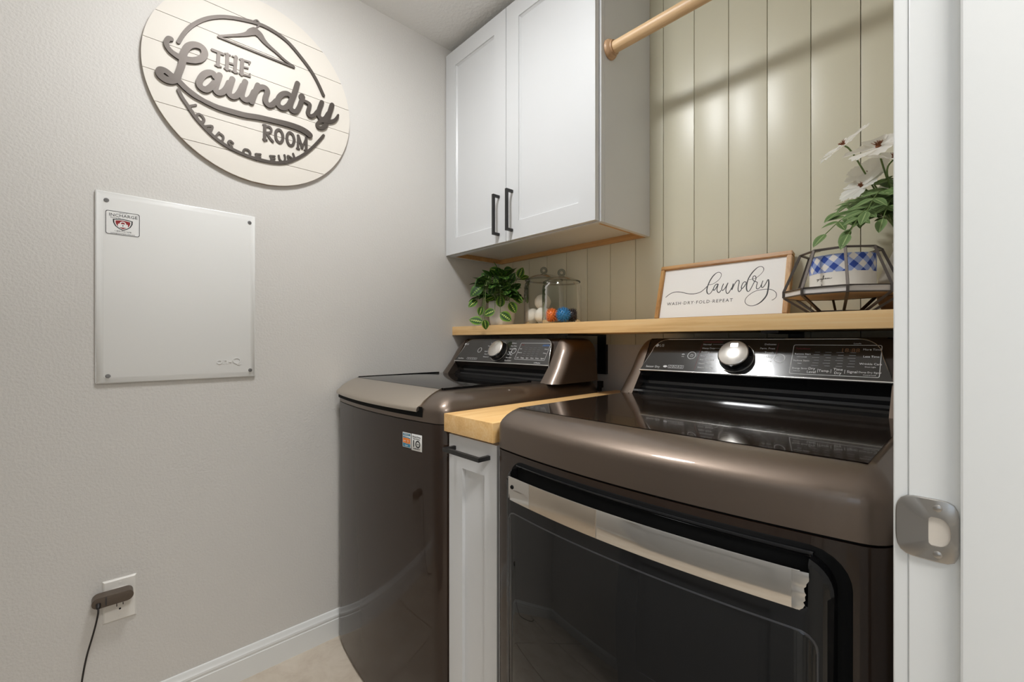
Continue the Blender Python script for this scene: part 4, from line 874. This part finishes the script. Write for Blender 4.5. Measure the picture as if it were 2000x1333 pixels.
# ------------------------------------------------------------------ outlet and plug-in adapter
ol = empty('wall_outlet', (0, -1.4330, .3835), 'white double wall outlet with a square plate low on the left wall', 'outlet')
rings = [[(x, a*(.0355-i), b*(.0585-i)) for a, b in ((-1, -1), (1, -1), (1, 1), (-1, 1))] for x, i in ((.0, 0), (.003, 0), (.0062, .0035))]
MB().loft(rings).obj('outlet_plate', 'plastic_white', ol)
rc = MB().prism(rrect(-.0165, .0165, -.034, .034, .002, 3), (V((.006, 0, 0)), EY, EZ, EX), 0, .0022).obj('receptacle', 'plastic_white', ol)
q = MB()
for zc in (.0185, -.0185):
    q.box(.0080, .0083, -.0075, -.0058, zc+.001, zc+.0095).box(.0080, .0083, .0058, .0075, zc+.002, zc+.0088).prism(circle(0, zc-.007, .0026, 12), (V((.0080, 0, 0)), EY, EZ, EX), 0, .0003)
q.obj('slots', 'rubber', rc)
for z in (.0465, -.0465): MB().lathe([(.0032, 0), (.003, .0008), (0, .001)], (.0060, 0, z), 12, (1, 0, 0)).obj('screw', 'plastic_white', ol, 40)
ad_ = empty('plug_adapter', (.0083, -1.4480, .4035), 'flat brown pill-shaped plug adapter with a black cable in the outlet', 'adapter')
AF = (V((0, 0, 0)), EY, EZ, EX)
def pill(hw, r, n=12): return [(hw-r+r*math.cos(R(-90+180*k/n)), r*math.sin(R(-90+180*k/n))) for k in range(n+1)]+[(-hw+r+r*math.cos(R(90+180*k/n)), r*math.sin(R(90+180*k/n))) for k in range(n+1)]
rings = []
for x, i in ((0, .0008), (.0012, 0), (.0326, 0), (.0332, .0003), (.0335, .0009)):
    rings.append([(x, a*(1-i/.043), b*(1-i/.0145)) for a, b in pill(.0430, .0145)])
ab = MB().loft(rings).obj('adapter_body', 'adapter', ad_, 25)
q = MB(); letters(q, 'amazon', .0072, (V((.0336, 0, 0)), EY, EZ, EX), (-.0125, -.0095), .0003, 'LEFT', 1, 1, R(90)); q.obj('adapter_print', mat('dim_blue_black_print', (.02, .025, .035), .4), ab)
q = MB().lathe([(.0052, 0), (.0050, .008), (.0042, .0125), (.0030, .0135)], (.0335, -.0295, -.0015), 14, (.86, 0, -.5)).obj('strain_relief', 'cable', ad_, 40)
cp_ = [(.0440, -.0295, -.0080), (.0490, -.0300, -.020), (.0480, -.0340, -.045), (.042, -.041, -.080), (.036, -.051, -.125), (.031, -.058, -.170), (.028, -.063, -.215), (.030, -.068, -.27), (.036, -.075, -.335), (.046, -.085, -.385), (.06, -.10, -.4005), (.09, -.14, -.4010), (.10, -.20, -.4010), (.07, -.25, -.4010)]
MB().tube(catmull(cp_, 6), .0021, 8).obj('cable', 'cable', ad_, 60)

# ------------------------------------------------------------------ glass jars and dryer balls
def jar(x, y, r, h, label):
    e = empty('glass_jar', (x, y, SZ), label, 'jar', 'lidded glass jars on the shelf')
    MB().lathe([(0, .002), (r*.90, .002), (r*.97, .006), (r, .016), (r, h*.84), (r*.97, h*.905), (r*.91, h*.945), (r*.90, h*.965), (r*.93, h*.985)], seg=48).obj('jar_body', 'glass', e, 60)
    MB().lathe([(r*.86, .0005), (r*.93, .003), (r*.90, .0065), (0, .006)], seg=40).obj('jar_base', 'glass_thick', e, 60)
    MB().lathe([(r*.935, h*.972), (r*.955, h*.980), (r*.935, h*.988), (r*.90, h*.986)], seg=48).obj('jar_rim', 'glass_thick', e, 60)
    ld = MB().lathe([(r*.90, h*.990), (r*.935, h*.994), (r*.94, h*1.008), (r*.90, h*1.016), (r*.70, h*1.060), (r*.45, h*1.100), (r*.22, h*1.120), (.010, h*1.128), (.0075, h*1.135), (.0095, h*1.145)], seg=48).obj('jar_lid', 'glass', e, 60)
    MB().lathe([(r*.93, h*.991), (r*.95, h*1.0), (r*.93, h*1.010)], seg=48).obj('lid_edge', 'glass_thick', ld, 60)
    MB().tube([(.0108*math.cos(2*PI*k/28)*.69, .0108*math.cos(2*PI*k/28)*.73, h*1.145+.0118+.0108*math.sin(2*PI*k/28)) for k in range(28)], .0046, 10, False, True).obj('lid_ring_knob', 'glass_thick', ld, 60)
    return e
JL, JR = V((.388, -.090, SZ)), V((.553, -.168, SZ))
jar(JL.x, JL.y, .0850, .1960, 'bigger clear glass jar of cream wool balls behind the other jar')
jar(JR.x, JR.y, .0760, .1640, 'clear glass jar holding colourful spiked balls, the front of the two jars')
rt, tw_ = V((.72, .69, 0)), V((.69, -.72, 0))
bm = bmesh.new(); bmesh.ops.create_uvsphere(bm, u_segments=24, v_segments=16, radius=.0345)
rnd = random.Random(2)
for v in bm.verts:
    d = v.co.normalized(); v.co *= 1+.018*math.sin(9*d.x+3*d.z)+.014*math.sin(7*d.y-5*d.z)
wm = bpy.data.meshes.new('wool_ball'); bm.to_mesh(wm); bm.free(); wm.materials.append(M['wool'])
for p in wm.polygons: p.use_smooth = True
for a, t, z, lab in ((-.006, .044, .0405, 'cream wool dryer ball in the bigger jar, nearest the glass in front'), (-.046, -.018, .0405, 'cream wool dryer ball in the bigger jar, leftmost and low down'), (.038, -.026, .0405, 'cream wool dryer ball in the bigger jar, low on the right behind the front jar'), (-.005, .009, .0995, 'cream wool dryer ball sitting on top of the others in the bigger jar')):
    o = bpy.data.objects.new('wool_ball', wm); COL.objects.link(o); o.location = JL+rt*a+tw_*t+EZ*z; o.rotation_euler = (rnd.random()*3, rnd.random()*3, 0)
    tag(o, lab, 'ball', 'wool dryer balls in the bigger jar')
def spiky(name, m, loc, r, label):
    mb = MB(); bm = bmesh.new(); bmesh.ops.create_icosphere(bm, subdivisions=2, radius=r*.80)
    mb.add([tuple(v.co) for v in bm.verts], [tuple(v.index for v in f.verts) for f in bm.faces]); bm.free()
    n = 95
    for k in range(n):
        z = 1-2*(k+.5)/n; ph = k*2.399963; q = math.sqrt(1-z*z); d = V((q*math.cos(ph), q*math.sin(ph), z)); u = d.orthogonal().normalized(); w = d.cross(u)
        mb.add([d*r*.78+u*r*.085, d*r*.78+w*r*.085, d*r*.78-u*r*.085, d*r*.78-w*r*.085, d*r*1.13], [(0, 1, 4), (1, 2, 4), (2, 3, 4), (3, 0, 4)])
    o = mb.obj(name, m, None, 60); o.location = loc; return tag(o, label, 'ball', 'spiked dryer balls in the front jar')
spiky('spiked_ball', 'spiky_blue', JR+rt*.004+tw_*.033+EZ*.0355, .0290, 'blue spiked rubber dryer ball in the front jar')
spiky('spiked_ball', 'spiky_orange', JR-rt*.038-tw_*.008+EZ*.0350, .0285, 'orange spiked rubber dryer ball in the front jar')
spiky('spiked_ball', 'spiky_dark', JR+rt*.042-tw_*.008+EZ*.0345, .0280, 'dark purple spiked rubber dryer ball in the front jar')

# ------------------------------------------------------------------ leaves
def leaf_mesh(name, material, L=1.0, W=.62, fold=.16, droop=.12, nx=4, ny=8, tip=.85):
    v, uv, f = [], [], []
    for j in range(ny+1):
        t = j/ny; w = W/2*(math.sin(PI*min(1, t**tip))**.8 if 0 < t < 1 else 0.0)+.004
        for i in range(nx+1):
            s = i/nx*2-1; v.append((s*w, t*L, fold*W*abs(s)*math.sin(PI*t)*.5-droop*t*t)); uv.append((i/nx, t))
    for j in range(ny):
        for i in range(nx):
            a = j*(nx+1)+i; f.append((a, a+1, a+nx+2, a+nx+1))
    me = bpy.data.meshes.new(name); me.from_pydata(v, [], f); me.update(); me.materials.append(M[material])
    lay = me.uv_layers.new(name='UVMap')
    for lp in me.loops: lay.data[lp.index].uv = uv[lp.vertex_index]
    for p in me.polygons: p.use_smooth = True
    return me
def place_leaf(me, name, parent, base, axis, normal, size):
    a = axis.normalized(); n = (normal-a*normal.dot(a)).normalized(); x = a.cross(n)
    o = bpy.data.objects.new(name, me); COL.objects.link(o); o.parent = parent
    m = Matrix((x, a, n)).transposed().to_4x4(); m.translation = base
    o.matrix_local = m @ Matrix.Scale(size, 4); return o
lf = leaf_mesh('leaf', 'leaf', 1.0, .74); lfd = leaf_mesh('leaf_dark', 'leaf_dark', 1.0, .74)
PO = V((.242, -.200, SZ))
pp = empty('potted_plant', PO, 'bushy variegated prayer plant in a small white pot at the left end of the shelf', 'plant')
pot = MB().lathe([(0, 0), (.044, 0), (.050, .006), (.0545, .030), (.0570, .070), (.0575, .102), (.0560, .105), (.0535, .103), (.0520, .088), (0, .088)], seg=40).obj('pot', 'ceramic', pp, 40)
MB().lathe([(.0525, .089), (.03, .093), (0, .095)], seg=20).obj('soil', 'soil', pp, 60)
PR, PT = V((.686, .728, 0)), V((.728, -.686, 0))
LEAVES = [(0.059,-0.061,0.1,85,0.051),(0.097,-0.026,0.074,-60,0.053),(0.031,-0.099,0.052,200,0.051),(0.082,-0.052,0.035,-35,0.058),(0.001,-0.145,0.019,165,0.059),(0.047,-0.132,0.001,-80,0.042),(-0.04,-0.129,0.093,215,0.048),(-0.022,-0.024,0.245,160,0.045),(0.019,0.02,0.246,10,0.039),(-0.023,-0.097,0.186,205,0.064),(-0.029,-0.118,0.147,220,0.069),(0.073,-0.01,0.199,60,0.052),(0.031,-0.084,0.148,245,0.048),(0.092,-0.019,0.128,-8,0.058),(-0.024,-0.069,0.208,140,0.053),(0.017,-0.011,0.222,95,0.046),(0.056,0.059,0.232,70,0.05),(0.068,0.072,0.211,20,0.039),(-0.009,-0.112,0.06,250,0.041),(0.04,-0.06,0.187,120,0.051),(0.071,-0.041,0.162,30,0.051),(0.073,0.019,0.167,40,0.045),(0.016,-0.085,0.115,200,0.045),(0.094,0.012,0.109,-40,0.041),(-0.002,-0.104,0.129,185,0.045)]
rnd = random.Random(11)
def stem_to(p, parent=pp):
    s = V((p.x*.25, p.y*.25, .092)); m = (s+p)*.5 + V((p.x*.22, p.y*.22, .06 + .10*max(0, .14-p.z)/.14*.8))
    MB().tube(catmull([tuple(s), tuple(m), tuple(p)], 5), .0013, 5).obj('stem', 'stem', parent, 60)
for x, y, z, a, s in LEAVES:
    c = V((x, y, z)); ax = PR*math.cos(R(a))+EZ*math.sin(R(a))+PT*rnd.uniform(-.1, .35)
    nrm = PT*1.0+EZ*rnd.uniform(.25, .7)+PR*rnd.uniform(-.25, .25)
    b = c-ax.normalized()*s*.5
    front = z < .125 and (V((x, y, 0)).dot(PT) > .05)
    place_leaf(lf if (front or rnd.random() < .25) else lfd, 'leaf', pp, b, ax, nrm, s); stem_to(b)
for k in range(105):
    ph = rnd.uniform(0, 2*PI); el = rnd.uniform(-.15, 1.0); q = math.sqrt(max(0, 1-el*el)); rr_ = rnd.uniform(.55, 1)
    d = V((q*math.cos(ph), q*math.sin(ph), el)); c = V((.006, -.012, .135))+V((d.x*.098, d.y*.098, d.z*.105))*rr_
    if c.x < -.19 or c.y > .165: continue
    away = V((c.x+PO.x-JL.x, c.y+PO.y-JL.y))
    if away.length < .150 and c.z < .26: c.xy += away.normalized()*(.150-away.length)
    ax = V((d.x, d.y, d.z*.5-.25+rnd.uniform(-.3, .3))); s = rnd.uniform(.042, .060)
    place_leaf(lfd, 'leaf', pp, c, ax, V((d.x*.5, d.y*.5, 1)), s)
    if k % 4 == 0: stem_to(c)

# ------------------------------------------------------------------ wire candle stand and candle
CX, CY = 1.435, -.185
cs = empty('candle_stand', (CX, CY, SZ), 'eight-sided dark wire candle stand with a whitewashed wooden plate on the shelf', 'stand')
ang = [R(-73+45*k) for k in range(8)]
def ringpts(r, z): return [V((r*math.cos(t), r*math.sin(t), z)) for t in ang]
pl = MB().loft([ringpts(.108, .0425), ringpts(.1125, .0435), ringpts(.1125, .0550), ringpts(.1110, .0560)]).obj('octagonal_plate', 'whitewash', cs)
MB().loft([ringpts(.106, .0415), ringpts(.106, .0427)]).obj('plate_underside', 'ply', pl)
wr_ = .0031
def wire(name, pts, closed=False, r=wr_):
    return MB().tube(pts, r, 4, not closed, closed).obj(name, 'wire', cs, None)
base_r, lo_r, top_r = ringpts(.1145, .0425), ringpts(.0600, wr_), ringpts(.0790, .1465)
wire('wire_ring', base_r, True, .0020); wire('wire_ring', top_r, True); wire('wire_ring', lo_r, True)
up_r = ringpts(.1145, .0570); wire('wire_ring', up_r, True, .0020)
for k in range(8):
    wire('wire_leg', [base_r[k], lo_r[k]], False, .0037); wire('wire_upright', [base_r[k], up_r[k], top_r[k]], False, .0037)
cd = empty('candle', (CX+.004, CY, SZ+.0562), 'wide glass candle with a blue gingham band and cream label inside the wire stand', 'candle')
cr = .0640
MB().lathe([(0, .0), (cr*.94, .0), (cr, .004), (cr, .088), (cr*.99, .0905), (cr*.965, .089)], seg=56).obj('candle_glass', 'glass', cd, 60)
MB().lathe([(cr-.003, .0025), (cr-.003, .069), (0, .070)], seg=40).obj('wax', 'wax', cd, 50)
def band(name, z0, z1, m, r, a0, a1, n=40):
    v, uv, f = [], [], []
    for k in range(n+1):
        t = a0+(a1-a0)*k/n
        for z in (z0, z1): v.append((r*math.cos(t), r*math.sin(t), z)); uv.append((t*r, z))
    for k in range(n): f.append((2*k, 2*k+2, 2*k+3, 2*k+1))
    return pyd(name, v, f, m, cd, 60, uv)
lb = band('label', .007, .0785, 'label_cream', cr+.0003, R(-205), R(25), 48)
gb = band('gingham_band', .0375, .0785, 'gingham', cr+.0006, R(-205), R(25), 48)
q = MB()
def on_candle(t): return (V((math.cos(t)*(cr+.0005), math.sin(t)*(cr+.0005), 0)), V((-math.sin(t), math.cos(t), 0)), EZ, V((math.cos(t), math.sin(t), 0)))
tt = -124; xs_ = 0
G = [[(0, 0), (-.0016, .001), (-.0022, -.001), (-.0006, -.0016), (.0004, .0008), (-.0008, -.006), (-.0022, -.0062)], [(.001, .001), (.0004, -.0012), (.0016, -.0012)], [(.002, -.0012), (.0026, .0012), (.0036, .0002), (.0036, -.0014)],
     [(.0062, .001), (.0046, .001), (.0042, -.001), (.0056, -.001), (.0066, .001), (.0056, -.0062), (.0040, -.0064)], [(.0072, -.0014), (.0092, .007), (.0080, .0066), (.0078, -.0012), (.0088, .0010), (.0096, -.0010)],
     [(.0118, .0012), (.0104, .0006), (.0108, -.0012), (.0120, .0010), (.0124, -.0012)], [(.0134, -.0012), (.0138, .0012), (.0146, -.0010), (.0150, .0012), (.0160, -.0010), (.0164, .0010), (.0174, -.001), (.0200, .0006)]]
for s in G:
    pts = [(a*1.55, (b if b > -.002 else -.002+(b+.002)*.6)*1.0) for a, b in s]
    fr_ = on_candle(R(tt)); 
    # bend the pen line round the candle by splitting it in short flat pieces
    c = catmull(pts, 4)
    for (a0, b0_), (a1, b1_) in zip(c[:-1], c[1:]):
        fr2 = on_candle(R(tt)+(a0+a1)/2/cr); am = (a0+a1)/2
        ribbon(q, [(a0-am, .0235+b0_), (a1-am, .0235+b1_)], .0007, fr2, 0, .0003, 1, True)
q.prism(circle(0, .0095, .0013, 12), on_candle(R(-116)), 0, .0004)
q.obj('label_writing', 'print_black', cd)

# ------------------------------------------------------------------ vase and flowers
VX, VY = 1.548, -.063
vs = MB().lathe([(0, 0), (.042, 0), (.046, .003), (.0575, .030), (.0600, .055), (.0560, .085), (.0450, .115), (.0330, .140), (.0280, .155), (.0300, .172), (.0275, .172), (.0250, .155), (.0300, .135), (0, .11)], seg=40).obj('vase', 'vase', None, 50)
vs.location = (VX, VY, SZ); tag(vs, 'rough ceramic vase, white above brown, half hidden by the door frame', 'vase')
VM = V((VX, VY, SZ+.17))
sprf = empty('flower_spray', VM, 'spray of white daisy-like flowers with soft green leaves in the vase', 'flowers')
def petal_mesh():
    nx, ny = 6, 8; v, f = [], []
    for j in range(ny+1):
        t = j/ny; w = .07+.30*math.sin(PI*.5*min(1, t*1.15))**1.3; w *= 1-.18*max(0, t-.85)/.15
        for i in range(nx+1):
            s = i/nx*2-1; y = t*(1-.10*s*s*t); 
            if j == ny: y += (.035 if i % 2 == 0 else -.05)
            v.append((s*w, y, .10*math.sin(t*2.2)*t - .05*t*t + .07*s*s*t+.012*math.cos(s*9)*t))
    for j in range(ny):
        for i in range(nx):
            a = j*(nx+1)+i; f.append((a, a+1, a+nx+2, a+nx+1))
    me = bpy.data.meshes.new('petal'); me.from_pydata(v, [], f); me.update(); me.materials.append(M['petal'])
    for p in me.polygons: p.use_smooth = True
    return me
pm_ = petal_mesh(); rnd = random.Random(5)
def flower(at, normal, size, n=8, first=0.0, lengths=None, cup=.0):
    """at is in world space; normal is the way the bloom faces"""
    c = V(at)-VM; nz = V(normal).normalized(); u = nz.orthogonal().normalized(); w = nz.cross(u)
    mb = MB(); bm = bmesh.new(); bmesh.ops.create_icosphere(bm, subdivisions=1, radius=size*.10)
    mb.add([c+nz*(size*.03+v.co.z*.5)+u*v.co.x+w*v.co.y for v in bm.verts], [tuple(v.index for v in f.verts) for f in bm.faces]); bm.free()
    for k in range(26):
        t = rnd.uniform(0, 2*PI); r_ = size*rnd.uniform(.03, .17); b = c+nz*size*.02
        mb.tube([b, b+(u*math.cos(t)+w*math.sin(t))*r_+nz*size*rnd.uniform(.10, .20)], [.0011, .0005], 4)
    fo = mb.obj('flower_head', 'stamen', sprf)
    for k in range(n):
        t = first+2*PI*k/n+rnd.uniform(-.08, .08); ax = u*math.cos(t)+w*math.sin(t)+nz*(cup+rnd.uniform(-.08, .10))
        o = place_leaf(pm_, 'petal', fo, c+ax.normalized()*size*.06, ax, nz+V((rnd.uniform(-.1, .1),)*3), size*(lengths[k % len(lengths)] if lengths else rnd.uniform(.92, 1.05)))
    # green stem down to the vase mouth
    b = c-nz*size*.05; m1 = b-nz*.03; 
    MB().tube(catmull([tuple(b), tuple(m1), tuple((m1*.45)+V((0, 0, -.005))), (0, 0, -.02)], 6), .0019, 6).obj('flower_stem', 'stem', sprf, 60)
    return fo
flower((1.441, -.172, 1.582), (-.52, -.36, .78), .056, 8, .3)
flower((1.508, -.195, 1.549), (-.10, -.52, .84), .066, 8, .1)
flower((1.480, -.125, 1.512), (-.25, -.75, .55), .046, 8, .2, None, .15)
flower((1.474, -.165, 1.476), (-.45, -.62, .62), .048, 8, .5, None, .1)
flower((1.535, -.205, 1.512), (.35, -.35, .80), .056, 8, .0)
flower((1.500, -.110, 1.452), (-.3, -.7, .55), .042, 8, .4, None, .1)
fern = leaf_mesh('leaflet', 'fern', 1.0, .50, .22, .10, 4, 7, .80)
def branch(tip, n=5, size=.038, lift=.02, nrm=(0, -.55, .8)):
    e = V(tip)-VM; pts = catmull([(0, 0, -.01), tuple(e*.35+V((0, 0, .035+lift))), tuple(e*.72+V((0, 0, .03+lift*.7))), tuple(e)], 8)
    MB().tube(pts, .0011, 5).obj('leaf_stalk', 'stem', sprf, 60)
    P = [V(p) for p in pts]; m = len(P)
    nz = V(nrm).normalized()
    place_leaf(fern, 'leaflet', sprf, P[-1], P[-1]-P[-3], nz, size)
    for k in range(n):
        i = int((m-2)*(.34+.62*k/n)); tdir = (P[i+1]-P[i]).normalized(); side = tdir.cross(nz).normalized()
        for s in (-1, 1):
            ax = side*s*.95+tdir*.62+V((0, 0, rnd.uniform(-.18, .08)))
            place_leaf(fern, 'leaflet', sprf, P[i], ax, nz+side*s*.15, size*rnd.uniform(.85, 1.1)*(.78+.3*math.sin(PI*(k+.6)/n)))
for tip, n, size, lift, nr in (((1.413, -.215, 1.366), 6, .044, .03, (0, -.6, .75)), ((1.430, -.165, 1.425), 6, .042, .02, (0, -.5, .8)), ((1.447, -.110, 1.458), 5, .040, .02, (0, -.5, .8)),
        ((1.462, -.245, 1.352), 6, .044, .05, (0, -.75, .6)), ((1.560, -.235, 1.425), 5, .044, .02, (0, -.8, .5)), ((1.525, -.170, 1.480), 5, .040, .01, (-.2, -.8, .5)), ((1.480, -.200, 1.400), 5, .042, .025, (0, -.7, .7)),
        ((1.520, -.230, 1.378), 5, .042, .04, (0, -.8, .6)), ((1.440, -.090, 1.395), 5, .042, .02, (0, -.55, .8)), ((1.495, -.250, 1.395), 5, .042, .05, (0, -.7, .7)), ((1.455, -.190, 1.372), 5, .042, .04, (0, -.6, .75)), ((1.500, -.150, 1.440), 5, .040, .01, (-.2, -.7, .6))):
    branch(tip, n, size, lift, nr)

# anything left unnamed as structure or thing keeps its own defaults; drop stale selections
for o in COL.objects:
    if o.type == 'MESH' and o.parent is None and not o.get('category') and not o.get('kind'): o['kind'] = 'structure'
